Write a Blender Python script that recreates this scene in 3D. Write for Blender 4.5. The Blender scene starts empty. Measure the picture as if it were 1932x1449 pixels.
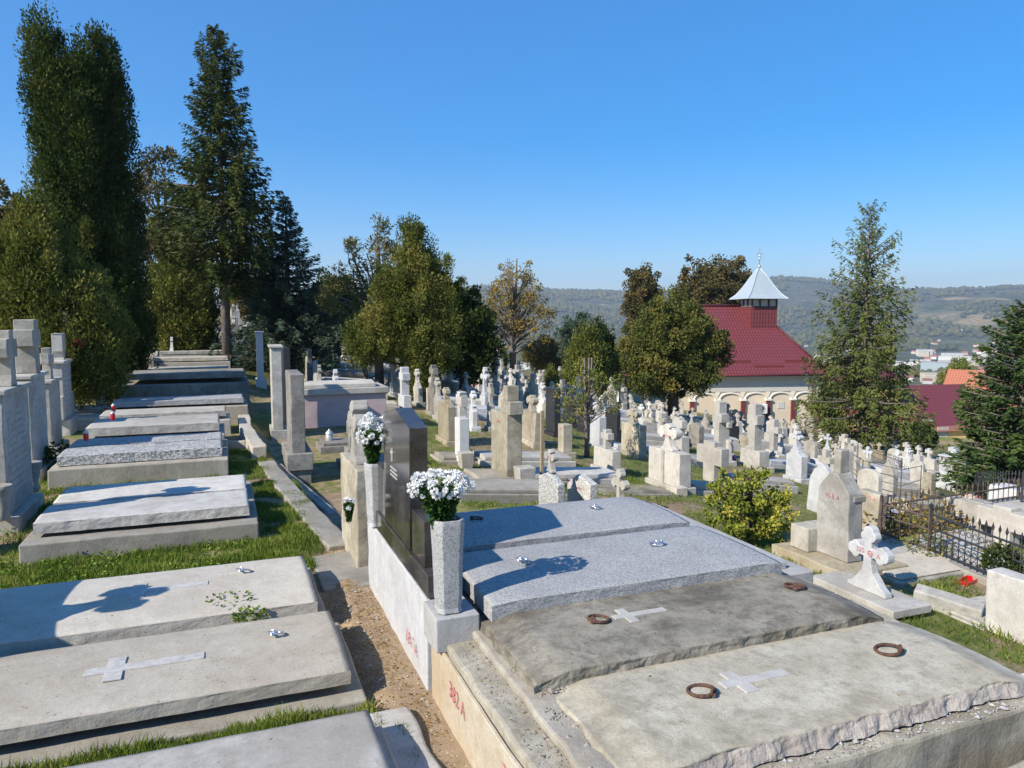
import bpy, bmesh, math, random
import numpy as np
from mathutils import Vector, Matrix, noise as mn
R = math.radians
PI = math.pi
random.seed(7)
SC = bpy.context.scene
COL = SC.collection

# ---------------------------------------------------------------- camera maths
F = 1400.0; CX = 966.0; CY = 724.5
PITCH = math.atan((CY - 600.0) / F)
YAW = math.atan((CX - 420.0) * math.cos(PITCH) / F)
FWD = Vector((math.sin(YAW), math.cos(YAW)))
RGT = Vector((math.cos(YAW), -math.sin(YAW)))
SUNV = Vector((1.32, 0.42, -1.0)).normalized()

def ray(px, py):
    a = (px - CX) / F; b = (CY - py) / F
    cf = math.cos(PITCH); sf = math.sin(PITCH)
    fy = Vector((math.sin(YAW) * cf, math.cos(YAW) * cf, -sf))
    rt = Vector((math.cos(YAW), -math.sin(YAW), 0))
    up = Vector((math.sin(YAW) * sf, math.cos(YAW) * sf, cf))
    return fy + a * rt + b * up
def project(x, y, z):
    cf = math.cos(PITCH); sf = math.sin(PITCH)
    r = x * RGT.x + y * RGT.y; f0 = x * FWD.x + y * FWD.y
    f = f0 * cf - z * sf; u = f0 * sf + z * cf
    if f < 0.1: return (-9999, -9999, f)
    return (CX + F * r / f, CY - F * u / f, f)

def sm(a, b, t):
    t = min(1.0, max(0.0, (t - a) / (b - a)))
    return t * t * (3 - 2 * t)
def fbm(x, y, z=0.0, o=4):
    return mn.fractal(Vector((x, y, z)), 1.0, 2.0, o)

# ---------------------------------------------------------------- terrain
def step_x(y):
    if y < 5.3: return 0.62
    if y < 6.4: return 0.62 + 0.36 * (y - 5.3) / 1.1
    if y < 10.5: return 0.98 - 0.36 * (y - 6.4) / 4.1
    return max(0.35, 0.62 - 0.03 * (y - 10.5))
KL = 1.23      # the left terrace lies a little lower than the tombs on the right
def near_ground(x, y):
    zl = -1.97 * KL + 0.05 * max(0.0, y - 17.0 * KL) + 0.15 * max(0.0, -2.9 * KL - x)
    zr = -2.42 - 0.18 * max(0.0, x - 3.4) + 0.02 * max(0.0, y - 12.0) - 0.33 * sm(6.6, 8.2, y) * (1 - sm(3.0, 8.0, x))
    if x > 42: zr += 0.13 * (x - 42)
    s = step_x(y / KL) * KL
    if y < 7.0:
        t = sm(s - .05, s + 0.2, x)
        k = sm(6.6, 7.0, y)
        zp = (-2.36 - 0.05 * sm(.8, 1.2, x)) * (1 - k) + zr * k
        return zl * (1 - t) + zp * t
    wid = 0.14 + 0.38 * max(0.0, y - 23.0)
    t = sm(s, s + wid, x) if wid < 1 else sm(s - wid * 0.2, s + wid, x)
    return zl * (1 - t) + zr * t
RIDGE = [(-2.2, 564), (-1.0, 564), (-0.5, 570), (-0.16, 564), (-0.05, 545), (0.0, 547), (0.06, 551), (0.12, 552), (0.18, 556), (0.26, 549),
         (0.32, 534), (0.36, 529), (0.41, 535), (0.47, 547), (0.52, 553), (0.57, 555), (0.62, 552), (0.69, 547), (0.8, 544), (1.2, 549), (2.2, 564)]
def ridge_y(t):
    for (a, ya), (b, yb) in zip(RIDGE, RIDGE[1:]):
        if a <= t <= b: return ya + (yb - ya) * (t - a) / (b - a)
    return 560
def far_ground(x, y):
    r = math.hypot(x, y)
    d = x * FWD.x + y * FWD.y; q = x * RGT.x + y * RGT.y
    t = q / max(d, 1.0) if d > 0 else 2.0
    t = max(-2.1, min(2.1, t))
    cosr = 1 / math.sqrt(1 + t * t)
    floor = -14 - 56 * sm(110, 520, r)
    zr = (600 - ridge_y(t)) / F * 3900 * cosr
    k = sm(1750, 3900, r)
    foot = 16 * sm(1500, 1900, r) * (0.5 + 0.5 * math.sin(t * 9 + 1.0))
    z = floor * (1 - k) + zr * k + foot * (1 - k)
    if r > 3900: z -= (r - 3900) * 0.12
    a = sm(1500, 2600, r)
    z += a * 26 * fbm(x / 900.0, y / 900.0, 3.1, 5) * (1 - 0.75 * sm(3300, 3900, r)) + a * 5 * fbm(x / 120.0, y / 120.0, 1.0, 3)
    # rounded shoulder with vineyards and fields, right of the picture
    px = 0.60; dd = t - px
    sh = math.exp(-(dd / 0.13) ** 2) * math.exp(-((r - 2750) / 420.0) ** 2)
    z += 42 * sh
    return z
def ground(x, y):
    r = math.hypot(x, y)
    if r < 95: return near_ground(x, y)
    k = sm(95, 150, r)
    s = 95.0 / r
    n = near_ground(x, y) if r < 151 else 0
    return n * (1 - k) + far_ground(x, y) * k
def at(px, py, maxd=200.0):
    d = ray(px, py)
    t = 1.0; pt = t
    while t < maxd:
        p = d * t
        if p.z < ground(p.x, p.y):
            lo, hi = pt, t
            for _ in range(24):
                m = (lo + hi) / 2; q = d * m
                if q.z < ground(q.x, q.y): hi = m
                else: lo = m
            q = d * hi
            return Vector((q.x, q.y, ground(q.x, q.y)))
        pt = t; t += 0.05 + t * 0.01
    q = d * maxd
    return Vector((q.x, q.y, ground(q.x, q.y)))
def atd(px, D):
    """ground point seen in column px at camera depth D"""
    q = (px - CX) / F * D
    x = FWD.x * D + RGT.x * q; y = FWD.y * D + RGT.y * q
    return Vector((x, y, ground(x, y)))
def depth(p): return p.x * FWD.x + p.y * FWD.y
def z_at(p, py):
    """height at which image row py crosses the vertical through p"""
    D = depth(p)
    a = math.atan((CY - py) / F) - PITCH
    return D * math.tan(a)

# ---------------------------------------------------------------- objects
def link(o, parent=None):
    COL.objects.link(o)
    if parent is not None: o.parent = parent
    return o
def thing(name, label, cat, loc=(0, 0, 0), rz=0.0, group=None):
    o = bpy.data.objects.new(name, None); COL.objects.link(o)
    o.location = loc; o.rotation_euler = (0, 0, rz); o.empty_display_size = 0.2
    o['label'] = label; o['category'] = cat; o['kind'] = 'thing'
    if group: o['group'] = group
    return o
def tag(o, label, cat, group=None, kind=None):
    o['label'] = label; o['category'] = cat; o['kind'] = kind or 'thing'
    if group: o['group'] = group
    return o
def children_of(o, table={}):
    return list(o.children)
def dup(root, loc, rz=0.0, scale=None, label=None, group=None, mat=None):
    r = root.copy(); COL.objects.link(r); r.location = loc; r.rotation_euler = (root.rotation_euler[0], root.rotation_euler[1], rz)
    if scale is not None: r.scale = scale if hasattr(scale, '__len__') else (scale,) * 3
    if label: r['label'] = label
    if group: r['group'] = group
    for ch in root['_kids'] if False else list(KIDS.get(root.name, root.children)):
        c = ch.copy(); COL.objects.link(c); c.parent = r
        for g in list(ch.children):
            d = g.copy(); COL.objects.link(d); d.parent = c
    return r
KIDS = {}

class MB:
    """collects simple solids into one mesh"""
    def __init__(s): s.v = []; s.f = []; s.m = []; s.sm = []
    def add(s, vs, fs, mi=0, smooth=False):
        b = len(s.v); s.v += [tuple(v) for v in vs]
        for f in fs: s.f.append(tuple(b + i for i in f)); s.m.append(mi); s.sm.append(smooth)
        return s
    def box(s, x0, x1, y0, y1, z0, z1, mi=0, tx=0.0, ty=0.0):
        """tx,ty: inset of the top on x and y"""
        vs = [(x0, y0, z0), (x1, y0, z0), (x1, y1, z0), (x0, y1, z0),
              (x0 + tx, y0 + ty, z1), (x1 - tx, y0 + ty, z1), (x1 - tx, y1 - ty, z1), (x0 + tx, y1 - ty, z1)]
        return s.add(vs, [(3, 2, 1, 0), (4, 5, 6, 7), (0, 1, 5, 4), (1, 2, 6, 5), (2, 3, 7, 6), (3, 0, 4, 7)], mi)
    def prism(s, pts, x0, x1, mi=0):
        """outline pts in (y,z), counter-clockwise seen from +x, thickness along x"""
        n = len(pts)
        vs = [(x0, p[0], p[1]) for p in pts] + [(x1, p[0], p[1]) for p in pts]
        fs = [tuple(range(n - 1, -1, -1)), tuple(range(n, 2 * n))]
        for i in range(n):
            j = (i + 1) % n; fs.append((i, j, n + j, n + i))
        return s.add(vs, fs, mi)
    def lathe(s, prof, cx=0, cy=0, n=16, mi=0, sx=1.0, sy=1.0, smooth=True):
        vs = []; fs = []
        for r, z in prof:
            for k in range(n):
                a = 2 * PI * k / n; vs.append((cx + r * sx * math.cos(a), cy + r * sy * math.sin(a), z))
        for i in range(len(prof) - 1):
            for k in range(n):
                k2 = (k + 1) % n
                fs.append((i * n + k, i * n + k2, (i + 1) * n + k2, (i + 1) * n + k))
        s.add(vs, fs, mi, smooth)
        s.add([vs[k] for k in range(n)], [tuple(range(n - 1, -1, -1))], mi)
        m = (len(prof) - 1) * n
        s.add([vs[m + k] for k in range(n)], [tuple(range(n))], mi)
        return s
    def tube(s, pts, rad, n=8, mi=0, closed=False, smooth=True):
        pts = [Vector(p) for p in pts]; m = len(pts)
        if not hasattr(rad, '__len__'): rad = [rad] * m
        vs = []; fs = []; up = Vector((0, 0, 1)); prev = None
        for i, p in enumerate(pts):
            if closed: t = pts[(i + 1) % m] - pts[i - 1]
            else: t = pts[min(i + 1, m - 1)] - pts[max(i - 1, 0)]
            if t.length < 1e-9: t = Vector((0, 0, 1))
            t.normalize()
            if prev is None:
                a = t.cross(up)
                if a.length < 1e-3: a = t.cross(Vector((1, 0, 0)))
            else:
                a = prev - t * prev.dot(t)
            a.normalize(); prev = a; b = t.cross(a)
            for k in range(n):
                c = 2 * PI * k / n
                vs.append(p + (a * math.cos(c) + b * math.sin(c)) * rad[i])
        for i in range(m if closed else m - 1):
            i2 = (i + 1) % m
            for k in range(n):
                k2 = (k + 1) % n; fs.append((i * n + k, i * n + k2, i2 * n + k2, i2 * n + k))
        if not closed:
            fs.append(tuple(range(n - 1, -1, -1))); fs.append(tuple((m - 1) * n + k for k in range(n)))
        return s.add(vs, fs, mi, smooth)
    def torus(s, c, R0, r, ax='z', n=24, k=8, mi=0):
        pts = []
        for i in range(n):
            a = 2 * PI * i / n; u, v = R0 * math.cos(a), R0 * math.sin(a)
            pts.append((c[0] + u, c[1] + v, c[2]) if ax == 'z' else ((c[0], c[1] + u, c[2] + v) if ax == 'x' else (c[0] + u, c[1], c[2] + v)))
        return s.tube(pts, r, k, mi, closed=True)
    def ball(s, c, r, n=10, mi=0):
        prof = [(max(1e-4, r * math.sin(PI * i / n)), c[2] - r * math.cos(PI * i / n)) for i in range(n + 1)]
        return s.lathe(prof, c[0], c[1], 2 * n if n < 6 else 12, mi)
    def mesh(s, name, mats, bevel=0.0, rough=0.0, sub=0.0, seed=0):
        me = bpy.data.meshes.new(name)
        me.from_pydata([tuple(v) for v in s.v], [], s.f)
        for m in (mats if isinstance(mats, (list, tuple)) else [mats]): me.materials.append(m)
        me.polygons.foreach_set('material_index', s.m)
        me.polygons.foreach_set('use_smooth', s.sm)
        if bevel > 0 or sub > 0:
            bm = bmesh.new(); bm.from_mesh(me)
            bmesh.ops.remove_doubles(bm, verts=bm.verts, dist=1e-5)
            if bevel > 0:
                es = [e for e in bm.edges if len(e.link_faces) == 2 and e.calc_face_angle(0) > 0.5]
                bmesh.ops.bevel(bm, geom=es, offset=bevel, segments=2, affect='EDGES', profile=0.5, clamp_overlap=True)
            if sub > 0:
                bmesh.ops.triangulate(bm, faces=[f for f in bm.faces if len(f.verts) > 4])
                for _ in range(7):
                    es = [e for e in bm.edges if e.calc_length() > sub]
                    if not es: break
                    bmesh.ops.subdivide_edges(bm, edges=es, cuts=1, use_grid_fill=True)
                    bmesh.ops.triangulate(bm, faces=[f for f in bm.faces if len(f.verts) > 4])
                    if len(bm.verts) > 60000: break
                for v in bm.verts:
                    q = v.co * (1.0 / max(sub * 3, 0.02)) + Vector((seed * 3.1, seed, 0))
                    d = mn.noise_vector(q) * rough + mn.noise_vector(v.co * 3 + Vector((seed, 0, 0))) * rough * 0.8
                    v.co += d
            bm.to_mesh(me); bm.free()
        me.update()
        return me
    def build(s, name, mats, parent=None, bevel=0.0, rough=0.0, sub=0.0, seed=0, loc=None, rot=None):
        o = bpy.data.objects.new(name, s.mesh(name, mats, bevel, rough, sub, seed))
        link(o, parent)
        if loc is not None: o.location = loc
        if rot is not None: o.rotation_euler = rot
        return o

# ---------------------------------------------------------------- materials
class NT:
    def __init__(s, name):
        s.m = bpy.data.materials.new(name); s.m.use_nodes = True
        s.t = s.m.node_tree; s.n = s.t.nodes; s.l = s.t.links
        for x in list(s.n): s.n.remove(x)
        s.out = s.n.new('ShaderNodeOutputMaterial')
        s.b = s.n.new('ShaderNodeBsdfPrincipled'); s.l.new(s.b.outputs[0], s.out.inputs[0])
    def node(s, t, **k):
        x = s.n.new('ShaderNode' + t)
        for a, b in k.items():
            if a in x.inputs.keys() if isinstance(a, str) else False: x.inputs[a].default_value = b
            else: setattr(x, a, b)
        return x
    def set(s, x, i, v):
        if hasattr(v, 'is_linked') or hasattr(v, 'links'): s.l.new(v, x.inputs[i])
        else: x.inputs[i].default_value = v
    def coord(s, kind='Object', rand=True):
        c = s.n.new('ShaderNodeTexCoord').outputs[kind]
        if rand:
            oi = s.n.new('ShaderNodeObjectInfo')
            vm = s.n.new('ShaderNodeVectorMath'); vm.operation = 'SCALE'
            vm.inputs[0].default_value = (37.0, 17.0, 29.0); s.l.new(oi.outputs['Random'], vm.inputs['Scale'])
            ad = s.n.new('ShaderNodeVectorMath'); ad.operation = 'ADD'
            s.l.new(c, ad.inputs[0]); s.l.new(vm.outputs[0], ad.inputs[1]); c = ad.outputs[0]
            s.rnd = oi.outputs['Random']
        return c
    def noise(s, co, sc, det=4, rough=0.6, dist=0.0):
        x = s.n.new('ShaderNodeTexNoise'); s.l.new(co, x.inputs['Vector'])
        x.inputs['Scale'].default_value = sc; x.inputs['Detail'].default_value = det
        x.inputs['Roughness'].default_value = rough; x.inputs['Distortion'].default_value = dist
        return x.outputs['Fac']
    def voro(s, co, sc, out='Distance', feature='F1'):
        x = s.n.new('ShaderNodeTexVoronoi'); x.feature = feature; s.l.new(co, x.inputs['Vector']); x.inputs['Scale'].default_value = sc
        return x.outputs[out]
    def ramp(s, f, stops, interp='LINEAR'):
        x = s.n.new('ShaderNodeValToRGB'); s.l.new(f, x.inputs[0]); x.color_ramp.interpolation = interp
        e = x.color_ramp.elements
        while len(e) < len(stops): e.new(0.5)
        for el, (p, c) in zip(e, stops):
            el.position = p; el.color = (c, c, c, 1) if not hasattr(c, '__len__') else (c[0], c[1], c[2], 1)
        return x.outputs[0]
    def mix(s, f, a, b, mode='MIX'):
        x = s.n.new('ShaderNodeMix'); x.data_type = 'RGBA'; x.blend_type = mode
        for i, v in ((0, f), (6, a), (7, b)):
            if hasattr(v, 'is_linked'): s.l.new(v, x.inputs[i])
            elif hasattr(v, '__len__'): x.inputs[i].default_value = (v[0], v[1], v[2], 1)
            else: x.inputs[i].default_value = v if i == 0 else (v, v, v, 1)
        return x.outputs[2]
    def math(s, op, a, b=0.0, c=0.0):
        x = s.n.new('ShaderNodeMath'); x.operation = op
        for i, v in ((0, a), (1, b), (2, c)):
            if hasattr(v, 'is_linked'): s.l.new(v, x.inputs[i])
            else: x.inputs[i].default_value = v
        return x.outputs[0]
    def bump(s, h, st, dist=0.01, prev=None):
        x = s.n.new('ShaderNodeBump'); s.l.new(h, x.inputs['Height']); x.inputs['Strength'].default_value = st
        x.inputs['Distance'].default_value = dist
        if prev is not None: s.l.new(prev, x.inputs['Normal'])
        return x.outputs[0]
    def fin(s, col, rough=0.9, nrm=None, spec=0.3, metal=0.0):
        s.set(s.b, 'Base Color', col if hasattr(col, 'is_linked') else (col[0], col[1], col[2], 1))
        s.set(s.b, 'Roughness', rough); s.b.inputs['Specular IOR Level'].default_value = spec
        s.b.inputs['Metallic'].default_value = metal
        if nrm is not None: s.l.new(nrm, s.b.inputs['Normal'])
        return s.m

def concrete(name, c1, c2, stain=(0.12, 0.11, 0.10), stain_amt=0.5, pits=0.4, scale=1.0, bump=0.5, lichen=0.0, var=0.22):
    n = NT(name); co = n.coord()
    base = n.mix(n.ramp(n.noise(co, 2.2 * scale, 5, 0.65), [(0.3, 0.0), (0.7, 1.0)]), c1, c2)
    fine = n.noise(co, 70 * scale, 3, 0.7)
    base = n.mix(0.35, base, n.ramp(fine, [(0.3, 0.25), (0.7, 0.8)]), 'SOFT_LIGHT') if False else n.mix(n.ramp(fine, [(0.3, 0.0), (0.7, 1.0)]), n.mix(1.0, base, 0.80, 'MULTIPLY'), base)
    big = n.noise(co, 1.1 * scale, 6, 0.7, 0.4)
    st = n.math('MULTIPLY', n.ramp(big, [(0.46, 0.0), (0.60, 1.0)]), stain_amt)
    base = n.mix(st, base, stain)
    mid = n.noise(co, 9 * scale, 5, 0.75)
    st2 = n.math('MULTIPLY', n.ramp(mid, [(0.50, 0.0), (0.64, 1.0)]), stain_amt * 0.75)
    base = n.mix(st2, base, stain)
    if pits > 0:
        pv = n.voro(co, 26 * scale)
        pm = n.math('MULTIPLY', n.ramp(pv, [(0.08, 1.0), (0.16, 0.0)]), n.ramp(n.noise(co, 12, 2), [(0.5, 0.0), (0.56, pits)]))
        base = n.mix(pm, base, (0.09, 0.085, 0.08))
    if lichen > 0:
        base = n.mix(n.math('MULTIPLY', n.ramp(n.noise(co, 14, 4, 0.8), [(0.60, 0.0), (0.66, 1.0)]), lichen), base, (0.36, 0.27, 0.10))
    drip = n.n.new('ShaderNodeMapping'); drip.inputs['Scale'].default_value = (5.0, 5.0, 0.6); n.l.new(co, drip.inputs[0])
    base = n.mix(n.math('MULTIPLY', n.ramp(n.noise(drip.outputs[0], 2.0 * scale, 4, 0.7), [(0.5, 0.0), (0.75, 1.0)]), stain_amt * 0.6), base, stain)
    v = n.math('ADD', n.math('MULTIPLY', n.rnd, var * 1.3), 0.94 - var * 0.8)
    base = n.mix(1.0, base, v, 'MULTIPLY')
    base = n.mix(n.math('MULTIPLY', n.math('FRACT', n.math('MULTIPLY', n.rnd, 13.7)), 0.40), base, (1.0, 0.92, 0.78), 'MULTIPLY')
    b1 = n.bump(mid, bump, 0.012); b2 = n.bump(fine, bump, 0.004, b1)
    return n.fin(base, 0.92, b2, 0.2)
def terrazzo(name, light, dark, scale=75, frac=0.45, bump=0.2, rough=0.7):
    n = NT(name); co = n.coord()
    cell = n.voro(co, scale, 'Color')
    sep = n.n.new('ShaderNodeSeparateColor'); n.l.new(cell, sep.inputs[0])
    c = n.ramp(sep.outputs[0], [(0.0, dark), (frac, [(a * 2 + b) / 3 for a, b in zip(dark, light)]), (frac + 0.1, light), (1.0, [min(0.9, a * 1.25) for a in light])])
    big = n.noise(co, 2.5, 4, 0.7)
    c = n.mix(n.ramp(big, [(0.45, 0.0), (0.8, 0.45)]), c, (0.2, 0.19, 0.18))
    v = n.math('ADD', n.math('MULTIPLY', n.rnd, 0.15), 0.92)
    c = n.mix(1.0, c, v, 'MULTIPLY')
    return n.fin(c, rough, n.bump(n.voro(co, scale), bump, 0.003), 0.35)
def plain(name, col, rough=0.6, spec=0.3, metal=0.0, nz=0.15, sc=20, bump=0.0, var=0.0):
    n = NT(name); co = n.coord()
    f = n.noise(co, sc, 4, 0.65)
    c = n.mix(n.ramp(f, [(0.3, 0.0), (0.7, 1.0)]), [a * (1 - nz) for a in col], [min(0.95, a * (1 + nz)) for a in col])
    if var: c = n.mix(1.0, c, n.math('ADD', n.math('MULTIPLY', n.rnd, var), 1 - var * 0.5), 'MULTIPLY')
    return n.fin(c, rough, n.bump(f, bump, 0.005) if bump else None, spec, metal)
def foliage(name, stops, trans=0.25, nsc=1.3, gain=(1.30, 1.20, 1.05)):
    stops = [(p, [min(.8, a * g) for a, g in zip(c, gain)]) for p, c in stops]
    n = NT(name); co = n.coord('Object', False)
    at_ = n.n.new('ShaderNodeAttribute'); at_.attribute_name = 'tint'
    f = n.math('ADD', n.math('MULTIPLY', at_.outputs['Fac'], 0.7), n.math('MULTIPLY', n.noise(co, nsc, 3), 0.6))
    f = n.math('SUBTRACT', f, 0.15)
    c = n.ramp(f, stops)
    n.fin(c, 0.75, None, 0.12)
    tr = n.n.new('ShaderNodeBsdfTranslucent'); n.l.new(n.mix(1.0, c, (0.9, 1.0, 0.5), 'MULTIPLY'), tr.inputs[0])
    ms = n.n.new('ShaderNodeMixShader'); ms.inputs[0].default_value = trans
    n.l.new(n.b.outputs[0], ms.inputs[1]); n.l.new(tr.outputs[0], ms.inputs[2]); n.l.new(ms.outputs[0], n.out.inputs[0])
    return n.m

M = {}
M['slab_warm'] = concrete('warm concrete slab', (0.53, 0.485, 0.41), (0.64, 0.60, 0.525), (0.37, 0.32, 0.26), 0.5, 0.7, 1.0, 0.45)
M['slab_grey'] = concrete('pale grey concrete', (0.54, 0.515, 0.465), (0.68, 0.655, 0.61), (0.30, 0.27, 0.235), 0.5, 0.3, 1.0, 0.35)
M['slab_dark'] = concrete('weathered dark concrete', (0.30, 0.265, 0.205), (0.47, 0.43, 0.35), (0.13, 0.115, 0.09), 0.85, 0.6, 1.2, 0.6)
M['slab_b'] = concrete('weathered concrete', (0.41, 0.365, 0.28), (0.60, 0.56, 0.46), (0.22, 0.19, 0.14), 0.65, 0.6, 1.1, 0.6)
M['kerb'] = concrete('kerb concrete', (0.36, 0.335, 0.285), (0.48, 0.45, 0.39), (0.22, 0.19, 0.15), 0.5, 0.3, 1.0, 0.5)
M['stone'] = concrete('old cement stone', (0.44, 0.42, 0.375), (0.62, 0.60, 0.55), (0.24, 0.22, 0.19), 0.55, 0.2, 1.6, 0.5, 0.15)
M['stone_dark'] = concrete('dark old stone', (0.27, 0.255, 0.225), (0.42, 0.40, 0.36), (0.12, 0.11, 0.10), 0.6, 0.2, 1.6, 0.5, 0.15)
M['stone_yellow'] = concrete('lichen stained stone', (0.42, 0.37, 0.27), (0.56, 0.50, 0.38), (0.26, 0.20, 0.12), 0.6, 0.2, 1.6, 0.5, 0.5)
M['white_wash'] = concrete('whitewashed stone', (0.62, 0.62, 0.62), (0.74, 0.74, 0.73), (0.45, 0.44, 0.42), 0.3, 0.0, 1.6, 0.3, 0.0, 0.1)
M['marble'] = concrete('pale veined marble', (0.50, 0.52, 0.54), (0.66, 0.67, 0.69), (0.30, 0.31, 0.33), 0.45, 0.0, 2.0, 0.15, 0.0, 0.1)
M['plaster_white'] = concrete('white plastered wall', (0.46, 0.46, 0.47), (0.58, 0.58, 0.58), (0.32, 0.30, 0.28), 0.45, 0.1, 1.6, 0.4)
M['ochre'] = concrete('ochre stained concrete', (0.48, 0.42, 0.32), (0.56, 0.52, 0.44), (0.36, 0.25, 0.13), 0.5, 0.3, 1.0, 0.5)
M['crumble'] = concrete('broken concrete', (0.42, 0.37, 0.33), (0.62, 0.57, 0.52), (0.24, 0.20, 0.17), 0.5, 0.5, 3.0, 1.0)
M['pink'] = concrete('pink painted plaster', (0.56, 0.42, 0.42), (0.66, 0.51, 0.51), (0.40, 0.32, 0.32), 0.35, 0.1, 1.5, 0.3, 0.0, 0.0)
M['terrazzo'] = terrazzo('grey terrazzo', (0.35, 0.345, 0.335), (0.20, 0.20, 0.20), 150, 0.3)
M['terrazzo_pot'] = terrazzo('pot terrazzo', (0.40, 0.40, 0.395), (0.23, 0.23, 0.23), 190, 0.3, 0.6, 0.55)
M['chips'] = terrazzo('coarse chip stone', (0.46, 0.45, 0.43), (0.17, 0.17, 0.17), 70, 0.38, 0.9)
M['chips_warm'] = terrazzo('warm chip stone', (0.58, 0.55, 0.51), (0.27, 0.24, 0.22), 70, 0.3, 0.9)
M['granite'] = terrazzo('dark brown granite', (0.05, 0.042, 0.035), (0.022, 0.02, 0.018), 260, 0.5, 0.0, 0.09)
M['granite'].node_tree.nodes['Principled BSDF'].inputs['Specular IOR Level'].default_value = 0.75
M['engraving'] = plain('pale engraving', (0.45, 0.43, 0.40), 0.8)
M['black_stone'] = plain('black stone', (0.03, 0.032, 0.035), 0.4, 0.5, 0, 0.3, 8)
M['rust'] = plain('rusty iron', (0.10, 0.055, 0.04), 0.85, 0.2, 0.0, 0.5, 60, 0.5)
M['chrome'] = plain('shiny steel', (0.62, 0.62, 0.64), 0.25, 0.5, 0.9, 0.05)
M['iron'] = plain('black painted iron', (0.035, 0.035, 0.038), 0.5, 0.4, 0, 0.3)
M['old_iron'] = plain('rusty fence iron', (0.10, 0.075, 0.06), 0.85, 0.2, 0, 0.4)
M['white_cross'] = concrete('white stone inlay', (0.56, 0.53, 0.48), (0.70, 0.67, 0.62), (0.42, 0.40, 0.38), 0.3, 0.2, 2.5, 0.4)
M['tin'] = plain('grey zinc plate', (0.45, 0.43, 0.40), 0.6, 0.3, 0.0, 0.25)
M['red_paint'] = plain('red paint', (0.52, 0.17, 0.18), 0.8, 0.2, 0, 0.35, 60)
M['wood'] = plain('weathered wood', (0.30, 0.24, 0.16), 0.9, 0.1, 0, 0.3, 30, 0.3)
M['bark'] = plain('tree bark', (0.085, 0.065, 0.05), 0.95, 0.1, 0, 0.45, 14, 0.8)
M['bark_grey'] = plain('grey bark', (0.17, 0.145, 0.125), 0.95, 0.1, 0, 0.45, 10, 0.8)
M['lantern_red'] = plain('red lantern glass', (0.55, 0.01, 0.015), 0.2, 0.6)
M['lantern_cap'] = plain('lantern lid', (0.55, 0.53, 0.50), 0.4, 0.5, 0.5)
M['orange_glass'] = plain('orange lantern plastic', (0.75, 0.22, 0.03), 0.4, 0.4)
M['petal'] = plain('white petals', (0.82, 0.82, 0.80), 0.7, 0.2, 0, 0.05)
M['petal_red'] = plain('red petals', (0.55, 0.03, 0.03), 0.7, 0.2, 0, 0.2)
M['petal_pink'] = plain('pink petals', (0.80, 0.28, 0.35), 0.7, 0.2, 0, 0.2)
M['petal_violet'] = plain('violet petals', (0.60, 0.30, 0.62), 0.7, 0.2, 0, 0.2)
GREENS = dict(
  thuja=[(0.0, (0.015, 0.030, 0.008)), (0.5, (0.042, 0.068, 0.016)), (0.85, (0.095, 0.115, 0.030)), (1.0, (0.17, 0.15, 0.05))],
  thuja_dark=[(0.0, (0.012, 0.024, 0.007)), (0.6, (0.035, 0.058, 0.015)), (1.0, (0.08, 0.10, 0.03))],
  juniper=[(0.0, (0.026, 0.042, 0.010)), (0.5, (0.095, 0.120, 0.026)), (0.8, (0.17, 0.172, 0.050)), (1.0, (0.28, 0.21, 0.07))],
  spruce=[(0.0, (0.016, 0.030, 0.010)), (0.6, (0.048, 0.068, 0.021)), (1.0, (0.10, 0.118, 0.036))],
  blue_spruce=[(0.0, (0.018, 0.036, 0.028)), (0.6, (0.052, 0.085, 0.065)), (1.0, (0.11, 0.16, 0.125))],
  light_spruce=[(0.0, (0.026, 0.044, 0.016)), (0.5, (0.078, 0.105, 0.030)), (1.0, (0.155, 0.175, 0.055))],
  yew=[(0.0, (0.014, 0.034, 0.014)), (0.5, (0.042, 0.080, 0.030)), (1.0, (0.115, 0.165, 0.050))],
  broad=[(0.0, (0.028, 0.042, 0.012)), (0.5, (0.082, 0.102, 0.028)), (0.85, (0.175, 0.165, 0.045)), (1.0, (0.34, 0.18, 0.04))],
  brown=[(0.0, (0.035, 0.036, 0.016)), (0.5, (0.090, 0.082, 0.034)), (0.85, (0.145, 0.112, 0.045)), (1.0, (0.22, 0.14, 0.05))],
  olive=[(0.0, (0.035, 0.042, 0.018)), (0.5, (0.105, 0.105, 0.042)), (0.85, (0.17, 0.155, 0.06)), (1.0, (0.26, 0.19, 0.06))],
  autumn=[(0.0, (0.11, 0.095, 0.03)), (0.5, (0.20, 0.165, 0.05)), (0.85, (0.31, 0.225, 0.06)), (1.0, (0.40, 0.25, 0.05))],
  acacia=[(0.0, (0.05, 0.08, 0.02)), (0.6, (0.14, 0.17, 0.045)), (1.0, (0.32, 0.26, 0.07))],
  shrub=[(0.0, (0.05, 0.085, 0.016)), (0.5, (0.16, 0.20, 0.035)), (0.8, (0.34, 0.34, 0.07)), (1.0, (0.50, 0.40, 0.08))],
  weeds=[(0.0, (0.04, 0.09, 0.015)), (0.5, (0.10, 0.17, 0.03)), (1.0, (0.24, 0.29, 0.06))],
  dryweed=[(0.0, (0.10, 0.07, 0.03)), (0.5, (0.22, 0.16, 0.06)), (1.0, (0.34, 0.24, 0.07))],
  bouquet=[(0.0, (0.015, 0.04, 0.012)), (1.0, (0.05, 0.12, 0.03))],
)
for k, v in GREENS.items(): M[k] = foliage('foliage ' + k, v)
M['grass'] = foliage('grass blades', [(0.0, (0.05, 0.09, 0.015)), (0.5, (0.11, 0.17, 0.03)), (0.8, (0.20, 0.24, 0.06)), (1.0, (0.42, 0.36, 0.16))], 0.3, 0.9)
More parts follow.
